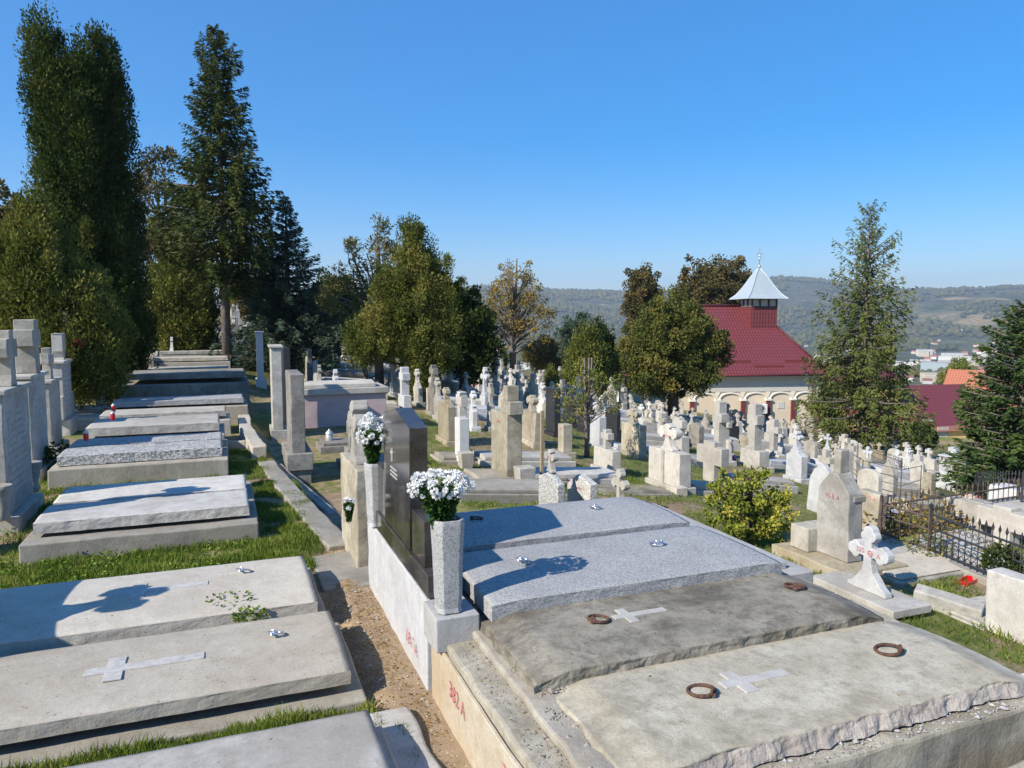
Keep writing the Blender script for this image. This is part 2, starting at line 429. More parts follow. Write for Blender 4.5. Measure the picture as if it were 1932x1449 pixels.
# ---------------------------------------------------------------- ground sheet
def build_ground():
    ratio = 1.0290; r = 0.45; rs = [0.0]
    while r < 5500: rs.append(r); r *= ratio
    fa = math.atan2(FWD.y, FWD.x)
    A = []
    a = -PI
    while a < PI - 1e-6:
        A.append(a); a += R(0.42) if abs(a) < R(48) else R(2.0)
    n = len(A)
    vs = [(0, 0, ground(0, 0))]; soil = [0.0]; far = [0.0]; field = [0.0]
    for r in rs[1:]:
        for a in A:
            x = math.cos(fa + a) * r; y = math.sin(fa + a) * r
            z = ground(x, y)
            if r < 90: z += 0.018 * fbm(x * 2.2, y * 2.2, 0.3, 3)
            vs.append((x, y, z))
            s = 0.45 + 0.55 * fbm(x * 0.35, y * 0.35, 5.0, 4)
            if y < 11 and x > 0.5 and x < 1.4: s = 1.0
            if y < 9.2 and x < 0.4: s = 0.25 + 0.3 * fbm(x, y, 2.0)
            if x > 7.0 and y < 20: s -= 0.12
            soil.append(min(1, max(0, s))); far.append(sm(70, 150, r))
            t = (x * RGT.x + y * RGT.y) / max(1, x * FWD.x + y * FWD.y)
            fl = 0.0
            if abs(t - 0.64) < 0.10 and 2250 < r < 2800: fl = 0.40 + (0.5 if 2330 < r < 2520 else 0)
            if abs(t - 0.11) < 0.03 and 2600 < r < 2850: fl = 0.42
            
            field.append(fl)
    fs = [(0, 1 + k, 1 + (k + 1) % n) for k in range(n)]
    for i in range(len(rs) - 2):
        b0 = 1 + i * n; b1 = b0 + n
        for k in range(n):
            k2 = (k + 1) % n; fs.append((b0 + k, b1 + k, b1 + k2, b0 + k2))
    me = bpy.data.meshes.new('ground'); me.from_pydata(vs, [], fs)
    for nm, d in (('soil', soil), ('far', far), ('field', field)):
        at_ = me.attributes.new(nm, 'FLOAT', 'POINT'); at_.data.foreach_set('value', d)
    me.polygons.foreach_set('use_smooth', [True] * len(fs))
    n_ = NT('ground cover'); co = n_.coord('Object', False)
    def attr(x):
        q = n_.n.new('ShaderNodeAttribute'); q.attribute_name = x; return q.outputs['Fac']
    g = n_.mix(n_.ramp(n_.noise(co, 7, 5, 0.7), [(0.35, 0), (0.65, 1)]), (0.075, 0.105, 0.025), (0.21, 0.21, 0.07))
    g = n_.mix(n_.ramp(n_.noise(co, 1.1, 4, 0.7), [(0.5, 0), (0.7, 1)]), g, (0.30, 0.24, 0.12))
    so = n_.mix(n_.ramp(n_.noise(co, 5, 6, 0.75), [(0.3, 0), (0.7, 1)]), (0.20, 0.135, 0.08), (0.36, 0.27, 0.18))
    so = n_.mix(n_.ramp(n_.voro(co, 34), [(0.10, 0.75), (0.22, 0.0)]), so, (0.55, 0.50, 0.42))
    so = n_.mix(n_.ramp(n_.noise(co, 40, 3, 0.7), [(0.55, 0.0), (0.75, 0.5)]), so, (0.12, 0.075, 0.045))
    sf = n_.math('ADD', attr('soil'), n_.math('MULTIPLY', n_.math('SUBTRACT', n_.noise(co, 4, 4, 0.7), 0.5), 1.3))
    near = n_.mix(n_.ramp(sf, [(0.42, 0), (0.58, 1)]), g, so)
    # far woods and fields
    w = n_.mix(n_.ramp(n_.noise(co, 0.013, 8, 0.8), [(0.44, 0), (0.56, 1)]), (0.040, 0.060, 0.028), (0.17, 0.165, 0.075))
    w = n_.mix(n_.ramp(n_.noise(co, 0.0035, 5, 0.7), [(0.52, 0), (0.62, 0.8)]), w, (0.125, 0.115, 0.05))
    tree_dots = n_.ramp(n_.voro(co, 0.07), [(0.2, 0.0), (0.75, 1.0)])
    w = n_.mix(n_.math('MULTIPLY', tree_dots, 0.65), w, (0.032, 0.045, 0.028))
    fm = n_.n.new('ShaderNodeMapping'); fm.inputs['Scale'].default_value = (0.0012, 0.006, 0.006); fm.inputs['Rotation'].default_value = (0, 0, 0.2); n_.l.new(co, fm.inputs[0])
    fi = n_.mix(n_.ramp(n_.noise(fm.outputs[0], 3.2, 3, 0.6), [(0.45, 0), (0.52, 1)]), (0.15, 0.14, 0.07), (0.30, 0.22, 0.11))
    fa_ = n_.ramp(n_.math('ADD', attr('field'), n_.math('MULTIPLY', n_.math('SUBTRACT', n_.noise(co, 0.006, 5, 0.7), 0.5), 0.7)), [(0.42, 0), (0.46, 1)])
    w = n_.mix(fa_, w, fi)
    c = n_.mix(attr('far'), near, w)
    b = n_.bump(n_.noise(co, 9, 6, 0.8), 0.7, 0.03)
    b = n_.bump(tree_dots, 0.5, 6.0, b)
    n_.fin(c, 0.95, b, 0.1)
    me.materials.append(n_.m)
    o = bpy.data.objects.new('ground', me); COL.objects.link(o); o['kind'] = 'structure'
build_ground()

# ---------------------------------------------------------------- foliage
rng = np.random.default_rng(11)
def unit(a): return a / np.maximum(np.linalg.norm(a, axis=1, keepdims=True), 1e-9)
def leaf_mesh(name, P, D, L, W, tint, mat):
    N = len(P); D = unit(D)
    S = unit(np.cross(D, unit(rng.normal(size=(N, 3)))))
    L = np.broadcast_to(L, N)[:, None]; W = np.broadcast_to(W, N)[:, None]
    V = np.empty((N, 4, 3)); V[:, 0] = P - D * L / 2; V[:, 1] = P + S * W / 2 - D * L * 0.08; V[:, 2] = P + D * L / 2; V[:, 3] = P - S * W / 2 - D * L * 0.08
    me = bpy.data.meshes.new(name)
    me.vertices.add(N * 4); me.loops.add(N * 4); me.polygons.add(N)
    me.vertices.foreach_set('co', V.reshape(-1).astype(np.float32))
    me.loops.foreach_set('vertex_index', np.arange(N * 4, dtype=np.int32))
    me.polygons.foreach_set('loop_start', np.arange(0, N * 4, 4, dtype=np.int32))
    me.polygons.foreach_set('loop_total', np.full(N, 4, dtype=np.int32))
    at_ = me.attributes.new('tint', 'FLOAT', 'FACE'); at_.data.foreach_set('value', np.clip(tint, 0, 1).astype(np.float32))
    me.materials.append(mat); me.update(calc_edges=True)
    return me
def blobs(C, Rd, n, shell=0.5, tvar=0.35, ctint=None):
    """leaves scattered in ellipsoids C(N,3) with radii Rd(N,3); returns points, outward dirs, tint"""
    N = len(C); idx = np.repeat(np.arange(N), n)
    u = unit(rng.normal(size=(len(idx), 3)))
    rad = (shell + (1 - shell) * rng.random(len(idx)) ** 0.6)[:, None]
    P = C[idx] + u * Rd[idx] * rad
    ct = rng.random(N) if ctint is None else ctint
    t = ct[idx] * (1 - tvar) + rng.random(len(idx)) * tvar
    return P, u, t
def make_tree(name, label, cat, base, mat, P, D, L, W, T, trunk, limbs=(), bark='bark', group=None, core=None):
    t = thing(name, label, cat, base, 0, group)
    o = bpy.data.objects.new('crown', leaf_mesh('crown', P, D, L, W, T, M[mat])); link(o, t)
    mb = MB()
    for pts, rr in trunk: mb.tube(pts, rr, 9)
    mb.build('trunk', M[bark], t, rough=0.0)
    if limbs:
        ml = MB()
        for pts, rr in limbs: ml.tube(pts, rr, 5)
        ml.build('limbs', M[bark], t)
    return t
def bent(p0, p1, k=0.08, n=6, seed=0):
    rr = random.Random(seed); p0 = Vector(p0); p1 = Vector(p1); L = (p1 - p0).length
    out = []
    o1 = Vector((rr.uniform(-1, 1), rr.uniform(-1, 1), rr.uniform(-.3, .6))) * L * k
    for i in range(n):
        t = i / (n - 1); out.append(p0.lerp(p1, t) + o1 * math.sin(PI * t))
    return out
def spruce(name, label, px, D, ytop, rad, mat, profile=None, bare=0.12, whorls=34, per=11, droop=0.25, leafL=0.22, dens=1.0, hang=0.25, seed=1, bark='bark', lean=0.0, up_top=0.3, wid=0.26, cat='tree', base=None, rag=0.25, tr=0.18):
    if px < 480 and D < 40: D *= KL; rad *= KL; leafL *= KL; tr *= KL
    rr = random.Random(seed); b = base or atd(px, D); H = z_at(b, ytop) - b.z
    prof = profile or (lambda t: (1 - t) ** 0.85)
    Ps = []; Ds = []; Ts = []; Ls = []; limbs = []
    for w in range(whorls):
        t = bare + (1 - bare) * (w / whorls) ** 0.92
        h = H * t
        n = max(4, int(per * (0.5 + 0.5 * (1 - t))))
        a0 = rr.uniform(0, 6.28)
        for k in range(n):
            a = a0 + 2 * PI * k / n + rr.uniform(-.3, .3)
            Lb = rad * prof(t) * rr.uniform(1 - rag * 1.4, 1 + rag * 0.6) + 0.12
            dirv = Vector((math.cos(a), math.sin(a), 0)); side = Vector((-math.sin(a), math.cos(a), 0))
            rise = up_top * sm(0.5, 1.0, t) - droop * (1 - t)
            hh = h + rr.uniform(-.5, .5) * H / whorls
            def bp(s): return dirv * (Lb * s) + Vector((0, 0, hh + Lb * (rise * s * 1.2 + 0.16 * s * s)))
            if Lb > 0.25: limbs.append(([bp(0), bp(0.5), bp(0.95)], [0.012 + 0.018 * Lb, 0.01 + 0.008 * Lb, 0.006]))
            m = int(26 * dens * (1.0 - (.45 * sm(.45, .9, t) if rag > .45 else 0)) * (0.35 + Lb) / (0.35 + leafL * 3))
            s = np.sqrt(rng.random(m)) if t < 0.6 else rng.random(m) ** 0.7
            s = 0.12 + 0.9 * s
            wdt = wid * Lb * (1.05 - s) + 0.05
            off = (rng.random(m) * 2 - 1) * wdt
            base_ = np.array([list(bp(x)) for x in s])
            p = base_ + np.outer(off, np.array(side))
            p[:, 2] -= np.abs(off) * 0.25 + rng.random(m) ** 1.5 * hang * (0.3 + Lb * 0.5)
            d = np.outer(np.ones(m), np.array(dirv)) * 0.7 + np.outer(np.sign(off), np.array(side)) * 0.6 + rng.normal(size=(m, 3)) * 0.25
            d[:, 2] -= hang * 1.6 * rng.random(m)
            Ps.append(p); Ds.append(d); Ts.append(np.full(m, rr.uniform(.1, .7)) + rng.random(m) * 0.3 + 0.15 * (s > 0.85)); Ls.append(np.full(m, leafL) * (0.6 + 0.7 * rng.random(m)) * (0.5 + 0.5 * prof(t) ** 0.5))
    P = np.concatenate(Ps); Dd = np.concatenate(Ds); T = np.concatenate(Ts); L = np.concatenate(Ls)
    if lean: P[:, 0] += lean * (P[:, 2] / H) ** 2
    trunk = [([(0, 0, -0.15), (0, 0, H * .3), (lean * .3, 0, H * .65), (lean, 0, H * 0.995)], [tr, tr * .8, tr * .42, 0.012])]
    return make_tree(name, label, cat, b, mat, P, Dd, L, L * 0.30, T, trunk, limbs, bark)
def cloud_tree(name, label, px, D, ytop, mat, ells, nclump=160, nleaf=120, csize=(0.35, 0.6), leafL=0.11, leafW=0.6, up=0.5, seed=1, bark='bark', trunk_r=0.14, trunk_to=0.7, base=None, stretch=1.0, shell=0.35, cat='tree', cb=0.15, lean=(0, 0), core=True, limbn=14, group=None, fork=1):
    """ells: crown lobes (dx along picture right, dy away, height fraction centre, rx, ry, rz fraction of H) """
    if px < 480 and D < 40:
        D *= KL; leafL *= KL; trunk_r *= KL; csize = (csize[0] * KL, csize[1] * KL)
        ells = [(e[0] * KL, e[1] * KL, e[2], e[3] * KL, e[4] * KL, e[5]) for e in ells]
    rr = random.Random(seed); b = base or atd(px, D); H = z_at(b, ytop) - b.z
    C = []; Rr = []
    tot = sum(e[3] * e[5] * H for e in ells)
    for e in ells:
        c = Vector((RGT.x * e[0] + FWD.x * e[1], RGT.y * e[0] + FWD.y * e[1], e[2] * H))
        n = int(nclump * e[3] * e[5] * H / tot)
        for _ in range(n):
            u = Vector((rr.gauss(0, 1), rr.gauss(0, 1), rr.gauss(0, 1))).normalized()
            k = rr.uniform(0.55, 1.0) ** 0.5
            k *= 1 + 0.30 * mn.noise(u * 3.1 + Vector((seed, 0, 0)))
            if rr.random() < .07: k *= rr.uniform(1.05, 1.28)
            p = Vector((u.x * e[3] * k, u.y * e[4] * k, u.z * e[5] * H * k)) + c
            if p.z < cb * H * 0.6: continue
            s = rr.uniform(*csize) * (.7 if k > 1.02 else 1); C.append(p); Rr.append((s, s, s * stretch))
    C = np.array([list(c) for c in C]); Rr = np.array(Rr)
    P, Dd, T = blobs(C, Rr, nleaf, shell)
    Dd = Dd * 0.8 + rng.normal(size=Dd.shape) * 0.45; Dd[:, 2] += up
    if core:   # inner foliage so that the crown is not hollow
        Pc = []
        for e in ells:
            n = int(2600 * e[3] * e[5] * H / tot * 3)
            u = unit(rng.normal(size=(n, 3))) * (rng.random(n) ** 0.4)[:, None] * 0.72
            Pc.append(np.stack([u[:, 0] * e[3] + RGT.x * e[0] + FWD.x * e[1], u[:, 1] * e[4] + RGT.y * e[0] + FWD.y * e[1], u[:, 2] * e[5] * H + e[2] * H], 1))
        Pc = np.concatenate(Pc); nc = len(Pc)
        P = np.concatenate([P, Pc]); Dd = np.concatenate([Dd, rng.normal(size=(nc, 3))]); T = np.concatenate([T, rng.random(nc)])
        big = np.concatenate([np.ones(len(T) - nc), np.full(nc, 2.6)])
    else: big = np.ones(len(T))
    L = leafL * (0.6 + 0.8 * rng.random(len(T))) * big
    T = T * 1.15 - .05 + 0.12 * np.sin(P[:, 2] * 1.7 + P[:, 0] * 2.3)
    top = Vector((lean[0], lean[1], H * trunk_to))
    trunk = []; limbs = []
    fh = H * cb * 1.1 + 0.25
    for f in range(fork):
        dx = 0 if fork == 1 else rr.uniform(-.5, .5) * H * .12
        trunk.append(([(0.02 * f, 0, -0.15), (dx * .2, dx * .1, fh), (dx * .7, dx * .3, H * trunk_to * .6), (dx + lean[0], lean[1], H * trunk_to)], [trunk_r * 1.15, trunk_r * .9, trunk_r * .5, 0.02]))
    if limbn:
        for i in rr.sample(range(len(C)), min(limbn, len(C))):
            s0 = Vector((0, 0, max(fh, C[i][2] * rr.uniform(.45, .8))))
            if s0.z > H * trunk_to: s0.z = H * trunk_to * .9
            limbs.append((bent(s0, C[i], 0.1, 6, i), [trunk_r * .35, trunk_r * .3, trunk_r * .24, trunk_r * .18, trunk_r * .12, 0.01]))
    return make_tree(name, label, cat, b, mat, P, Dd, L, L * leafW, T, trunk, limbs, bark, group)

# the two tall arborvitae and the low bushy one in front of them
cloud_tree('arborvitae', 'tallest dark green arborvitae, broad column at the left edge of the picture', 138, 17.0, 22, 'thuja',
    [(-.12, 0, .50, .42, .5, .42), (-.30, 0, .82, .34, .4, .165), (.25, .1, .52, .45, .5, .36), (.42, .2, .68, .36, .4, .25), (.0, 0, .22, .75, .8, .2)], 700, 240, (.18, .36), .065, .5, 0.9, 3, trunk_r=.2, stretch=1.7, cb=.03, limbn=0)
cloud_tree('arborvitae', 'slim dark arborvitae column just right of the tallest one, in front of the spruce', 228, 17.6, 55, 'thuja_dark',
    [(.08, 0, .48, .40, .5, .44), (-.08, 0, .83, .26, .3, .155), (.12, 0, .22, .52, .6, .2), (-.5, .1, .50, .34, .5, .41)], 560, 220, (.18, .34), .065, .5, 0.9, 4, trunk_r=.2, stretch=1.7, cb=.03, limbn=0)
cloud_tree('juniper', 'low spreading yellow-green juniper at the foot of the tallest arborvitae', 105, 13.6, 335, 'juniper',
    [(-.2, 0, .52, .70, .7, .34), (-.80, 0, .48, .5, .6, .32), (.30, .2, .38, .70, .8, .28), (-.25, 0, .80, .26, .3, .12), (.8, .2, .30, .40, .5, .2)], 460, 200, (.16, .34), .06, .5, 0.9, 5, trunk_r=.12, stretch=1.4, cb=.13, limbn=6)
def prof_big(t):
    return [1.0, 1.0, .98, .95, .9, .80, .55, .50, .45, .33, .22, .0][min(11, int(t * 11))] if t < 1 else 0
spruce('spruce', 'tall dark spruce with a bare grey trunk beside the path between the left graves', 428, 23.5, 45, 1.8, 'spruce', lambda t: (0.60 + 0.5 * sm(.2, .38, t)) * (1 - sm(.60, .66, t) * .35) * (1 - t) ** 0.35 * (1 if t < .93 else .45), bare=.26, whorls=44, per=10, droop=.25, leafL=.19, dens=3.0, hang=.55, seed=4, bark='bark_grey', tr=.155, rag=.4)
cloud_tree('linden', 'brownish leafy tree behind the tall spruce, left of it', 318, 36, 272, 'brown',
    [(0, 0, .66, 1.6, 1.5, .30), (.2, 0, .40, 1.3, 1.2, .2)], 130, 110, (.35, .6), .13, .7, 0.2, 6, bark='bark', trunk_r=.2, limbn=30, core=False)
cloud_tree('arborvitae', 'short rounded green arborvitae standing left of the tall spruce trunk', 342, 25, 478, 'juniper',
    [(0, 0, .50, 1.05, 1.0, .46), (.2, 0, .3, 1.05, 1.0, .3)], 250, 130, (.25, .42), .10, .5, 0.8, 7, trunk_r=.15, stretch=1.4, cb=.05, limbn=0)
spruce('blue_spruce', 'bluish pointed spruce behind the pale tombs, right of the tall spruce', 546, 30, 368, 2.75, 'blue_spruce', lambda t: (1 - t) ** 0.95, bare=.06, whorls=32, per=12, droop=.05, leafL=.20, dens=2.2, hang=.25, seed=8, up_top=.3, rag=.3)
cloud_tree('bush_tree', 'round olive bush under the bluish spruce', 512, 31, 515, 'olive', [(0, 0, .55, .95, .9, .42)], 90, 110, (.28, .45), .11, .6, .5, 9, trunk_r=.08, cb=.08)
cloud_tree('yew_tree', 'dark rounded evergreen at the right foot of the bluish spruce', 628, 37, 515, 'thuja_dark', [(0, 0, .55, 1.15, 1.1, .42), (-1.0, 0, .45, 1.0, 1.0, .35)], 170, 120, (.35, .55), .14, .5, .5, 10, trunk_r=.12, cb=.06)
# central group
cloud_tree('cypress', 'big bushy cypress in the centre of the cemetery', 775, 24.5, 408, 'juniper',
    [(.25, 0, .50, 1.0, 1.1, .34), (.12, 0, .80, .45, .5, .19), (-.95, 0, .36, 1.05, 1.0, .16), (1.0, 0, .40, .55, .8, .26), (.35, -.3, .13, .5, .5, .13), (-.6, 0, .60, .6, .7, .14), (-1.5, 0, .30, .6, .6, .09), (.75, 0, .66, .35, .4, .13), (1.55, 0, .62, .14, .14, .05)], 560, 210, (.16, .42), .075, .5, .5, 12, trunk_r=.16, stretch=1.3, cb=.02, limbn=6)
cloud_tree('pine', 'loose open pine behind the central cypress with bare twigs at its top', 715, 27, 398, 'olive',
    [(.6, 0, .86, .8, .8, .12), (-.3, 0, .78, 1.0, .8, .12), (-1.15, 0, .60, .9, .7, .09), (-.6, 0, .5, 1.4, 1, .16), (.4, 0, .5, 1.2, 1, .2)], 110, 90, (.22, .45), .12, .38, .4, 13, bark='bark_grey', trunk_r=.17, trunk_to=.92, cb=.15, limbn=40, core=False)
cloud_tree('evergreen_tree', 'dark evergreen adjoining the central cypress on its right side', 872, 29, 535, 'thuja_dark', [(0, 0, .58, 1.05, 1.0, .38), (.55, 0, .45, .75, .8, .3)], 200, 120, (.28, .45), .12, .55, .5, 14, trunk_r=.14, cb=.06)
cloud_tree('autumn_tree', 'yellow half-bare autumn tree on the skyline right of the central cypress', 968, 62, 480, 'autumn',
    [(0, 0, .62, 2.6, 2, .26), (1.6, 0, .50, 1.9, 1.6, .22), (-1.6, 0, .52, 1.6, 1.5, .2), (.3, 0, .83, 1.4, 1.2, .13)], 150, 60, (.4, .8), .17, .6, 0, 15, bark='bark_grey', trunk_r=.24, trunk_to=.97, cb=.14, limbn=110, core=False, shell=.1, fork=4)
for i, (px, D, yt, mt, r_, lab) in enumerate([
    (930, 60, 640, 'juniper', 1.0, 'small green bush tree under the yellow autumn tree'),
    (1020, 66, 632, 'olive', 1.9, 'dull olive tree between the yellow autumn tree and the pointed arborvitae'),
    (1088, 58, 585, 'blue_spruce', 1.5, 'bluish green pine behind the pointed arborvitae'),
    (1132, 52, 600, 'thuja_dark', 1.4, 'dark evergreen between the pointed arborvitae and the round tree'),
    (1050, 70, 640, 'juniper', 1.5, 'green bushy tree at the far end of the middle rows'),
    (640, 55, 530, 'olive', 2.2, 'dull green tree behind the left side of the central cypress'),
    (585, 60, 555, 'brown', 2.0, 'brownish tree far behind the bluish spruce'),
    (455, 60, 500, 'autumn', 1.3, 'thin yellowish tree seen right of the tall spruce trunk'),
    (-20, 26, 345, 'brown', 2.2, 'reddish brown tree at the far left edge behind the juniper')]):
    cloud_tree('tree', lab, px, D, yt, mt, [(0, 0, .6, r_, r_, .36), (r_ * .3, 0, .4, r_ * .8, r_, .25)], 110, 90, (.35, .6), .16, .6, .3, 30 + i, trunk_r=.13, cb=.12, limbn=16)
cloud_tree('arborvitae', 'pointed green arborvitae left of the round tree', 1106, 34, 618, 'juniper', [(0, 0, .45, .95, .9, .42), (0, 0, .75, .55, .5, .22)], 200, 120, (.2, .36), .10, .5, 1.0, 50, trunk_r=.1, stretch=1.8, cb=.03, limbn=0)
cloud_tree('arborvitae', 'small pointed arborvitae at the left foot of the bigger pointed one', 1043, 33, 690, 'juniper', [(0, 0, .48, .38, .38, .48)], 60, 90, (.12, .22), .07, .5, 1.0, 51, trunk_r=.05, stretch=1.8, cb=.03, limbn=0)
cloud_tree('linden', 'round leafy tree with a double dark trunk in front of the chapel', 1272, 34.5, 545, 'broad',
    [(-.1, 0, .70, 1.75, 1.7, .27), (-1.1, 0, .54, 1.5, 1.4, .20), (1.15, 0, .56, 1.25, 1.3, .21), (-.5, 0, .38, 1.9, 1.6, .15), (1.0, -.4, .36, .9, .9, .11)], 340, 250, (.22, .6), .095, .7, -.1, 52, trunk_r=.24, trunk_to=.6, cb=.2, limbn=26, fork=2)
cloud_tree('old_tree', 'dark lopsided tree behind the round tree, rising left of the chapel roof', 1212, 76, 495, 'brown', [(0, 0, .80, 1.7, 1.5, .18), (-.6, 0, .66, 1.5, 1.5, .14), (0, 0, .45, 1.6, 1.5, .2)], 120, 90, (.5, .8), .25, .6, 0, 53, trunk_r=.3, cb=.3, limbn=20)
cloud_tree('chestnut', 'wide brown-tinged tree behind the chapel roof beside the spire', 1345, 78, 478, 'brown', [(0, 0, .70, 4.8, 3, .27), (-2.2, 0, .60, 2.6, 2.5, .24), (2.6, 0, .62, 2.4, 2.5, .22)], 260, 80, (.6, 1.0), .28, .6, 0, 54, trunk_r=.35, cb=.3, limbn=70, shell=.15)
spruce('spruce', 'tall open spruce in front of the right corner of the chapel', 1630, 35, 388, 3.0, 'light_spruce', lambda t: 1.12 * (1 - t) ** 0.72 * (1 + .18 * math.sin(t * 34)), bare=.09, whorls=34, per=10, droop=.12, leafL=.24, dens=2.5, hang=.62, seed=21, bark='bark_grey', tr=.2, up_top=.85, rag=.5, wid=.3)
spruce('spruce', 'dense bright green spruce cut by the right edge of the picture', 1935, 16.5, 575, 1.5, 'yew', lambda t: (1 - t) ** 0.45, bare=.10, whorls=34, per=13, droop=.0, leafL=.15, dens=2.2, hang=.18, seed=33, tr=.13, rag=.25, bark='bark_grey')
cloud_tree('shrub_tree', 'yellowing round tree behind the dark red roof on the right', 1812, 90, 680, 'acacia', [(0, 0, .6, 2.2, 2, .4)], 70, 80, (.5, .9), .25, .6, 0, 60, trunk_r=.15, cb=.1)
cloud_tree('bush_tree', 'dark round bush by the yellow house right of the chapel', 1745, 42, 795, 'thuja_dark', [(0, 0, .5, .8, .7, .45)], 60, 80, (.22, .35), .10, .6, .3, 61, trunk_r=.06, cb=.05)
cloud_tree('arborvitae', 'tiny yellow-green cone arborvitae by the porch of the chapel', 1582, 47, 792, 'acacia', [(0, 0, .5, .28, .28, .48)], 30, 60, (.1, .18), .06, .5, 1, 62, trunk_r=.04, stretch=1.5, cb=.05, limbn=0)
# young acacia in front of the middle rows
cloud_tree('young_acacia', 'thin young acacia with feathery leaves among the middle graves', 1108, 16.5, 665, 'acacia',
    [(.0, 0, .80, .35, .3, .18), (-.3, 0, .62, .45, .4, .13), (.35, 0, .68, .4, .4, .14), (-.25, 0, .42, .42, .3, .1), (.5, 0, .52, .25, .3, .08)], 62, 42, (.10, .22), .055, .5, .2, 63, bark='bark_grey', trunk_r=.05, trunk_to=.95, cb=.18, limbn=36, core=False, shell=.05, fork=3)
# leafy shrub right of the granite tomb
cloud_tree('shrub', 'yellow-green leafy shrub between the grey granite tomb and the pointed grey pillar', 1422, 7.6, 876, 'shrub',
    [(0, 0, .44, .28, .28, .34), (-.24, 0, .42, .22, .24, .30), (.24, 0, .38, .22, .24, .28), (-.20, 0, .74, .14, .16, .20), (.06, 0, .72, .15, .16, .22), (.30, 0, .66, .08, .1, .16), (-.36, 0, .66, .07, .1, .14)], 150, 56, (.045, .11), .034, .75, .1, 64, bark='bark', trunk_r=.018, trunk_to=.85, cb=.04, limbn=50, core=False, shell=.1, fork=5, cat='shrub')
# ---------------------------------------------------------------- small builders
def text_mesh(name, s, size, mat, parent, loc, rot, sx=1.0, label=None, shear=0.0):
    cu = bpy.data.curves.new(name, 'FONT'); cu.body = s; cu.size = size; cu.extrude = 0.0012; cu.align_x = 'CENTER'; cu.align_y = 'CENTER'; cu.offset = -size * 0.02
    cu.shear = shear
    tmp = bpy.data.objects.new('tmp', cu); COL.objects.link(tmp)
    dg = bpy.context.evaluated_depsgraph_get(); me = bpy.data.meshes.new_from_object(tmp.evaluated_get(dg)); me.name = name
    bpy.data.objects.remove(tmp)
    me.materials.clear(); me.materials.append(M[mat])
    for v in me.vertices:   # brush wobble
        v.co.x += 0.05 * size * mn.noise(Vector((v.co.x * 9, v.co.y * 9, size))); v.co.y += 0.07 * size * mn.noise(Vector((v.co.y * 8, v.co.x * 8, 3)))
    o = bpy.data.objects.new(name, me); link(o, parent); o.location = loc; o.rotation_euler = rot; o.scale = (sx, 1, 1)
    return o
BACK = (R(90), 0, R(-90))      # reading direction on a face that looks towards -x
def lid_mesh(L, W, T, camber, seed, ends=0.0, chip=0.0, chip_front=0.0, nx=70, ny=30, bowed=0.0):
    """slab lid: long side x (0..L), y (-W/2..W/2), top at z=0 in its middle"""
    vs = []; idx = {}
    for i in range(nx + 1):
        for j in range(ny + 1):
            u = i / nx; v = j / ny
            x = u * L; y = (v - .5) * W
            z = -camber * (2 * v - 1) ** 2
            if ends > 0: z -= ends * (1 - sm(0, 0.09, u)) + ends * (1 - sm(0, 0.09, 1 - u))
            z += 0.0025 * fbm(x * 3, y * 3, seed)
            e = min(u * L, (1 - u) * L, v * W, (1 - v) * W)
            if bowed and (i == nx): x += bowed * (1 - (2 * v - 1) ** 2)
            elif bowed: x += bowed * u ** 6 * (1 - (2 * v - 1) ** 2)
            if e < 1e-6:
                x += chip * fbm(x * 5, y * 5, seed + 2, 5); y += chip * fbm(x * 5, y * 5, seed + 7, 5)
                if chip_front and j == 0: y += chip_front * (0.5 + 0.9 * fbm(x * 3.0, seed, 1.0, 6)) * sm(0.0, 0.2, u)
                z -= 0.004 + chip * .2
            idx[i, j] = len(vs); vs.append([x, y, z])
    fs = [(idx[i, j], idx[i + 1, j], idx[i + 1, j + 1], idx[i, j + 1]) for i in range(nx) for j in range(ny)]
    per = [(i, 0) for i in range(nx)] + [(nx, j) for j in range(ny)] + [(i, ny) for i in range(nx, 0, -1)] + [(0, j) for j in range(ny, 0, -1)]
    prev = [idx[p] for p in per]; rows = 7
    mi = [0] * len(fs)
    for k in range(1, rows + 1):
        cur = []
        for p in per:
            b = vs[idx[p]]; zz = b[2] + (-T - b[2]) * k / rows
            ox = oy = 0
            a = chip * 1.3 if not (chip_front and p[1] == 0) else chip_front * 0.55
            if k < rows or True:
                fq = 9 if a < .03 else 24
                d = a * fbm(b[0] * fq, b[1] * fq, zz * fq * 1.6 + seed, 5)
                ny_ = -1 if p[1] == 0 else (1 if p[1] == ny else 0); nx_ = -1 if p[0] == 0 else (1 if p[0] == nx else 0)
                oy = ny_ * d; ox = nx_ * d
            if chip_front and p[1] == 0: oy -= 0.03 * (k / rows) * (1 + fbm(b[0] * 4, seed, 2.0)) 
            cur.append(len(vs)); vs.append([b[0] + ox, b[1] + oy, zz])
        n = len(per)
        for q in range(n):
            fs.append((prev[(q + 1) % n], prev[q], cur[q], cur[(q + 1) % n])); mi.append(1 if chip_front and per[q][1] == 0 else 0)
        prev = cur
    me = bpy.data.meshes.new('lid'); me.from_pydata([tuple(v) for v in vs], [], fs)
    me.polygons.foreach_set('material_index', mi)
    me.polygons.foreach_set('use_smooth', [k < nx * ny for k in range(len(fs))])
    return me
def lid(parent, x, y, z, L, W, T, mat, camber=0.012, seed=1, side=None, **k):
    me = lid_mesh(L, W, T, camber, seed, **k); me.materials.append(M[mat]); me.materials.append(M[side or mat])
    o = bpy.data.objects.new('lid', me); link(o, parent); o.location = (x, y, z); return o
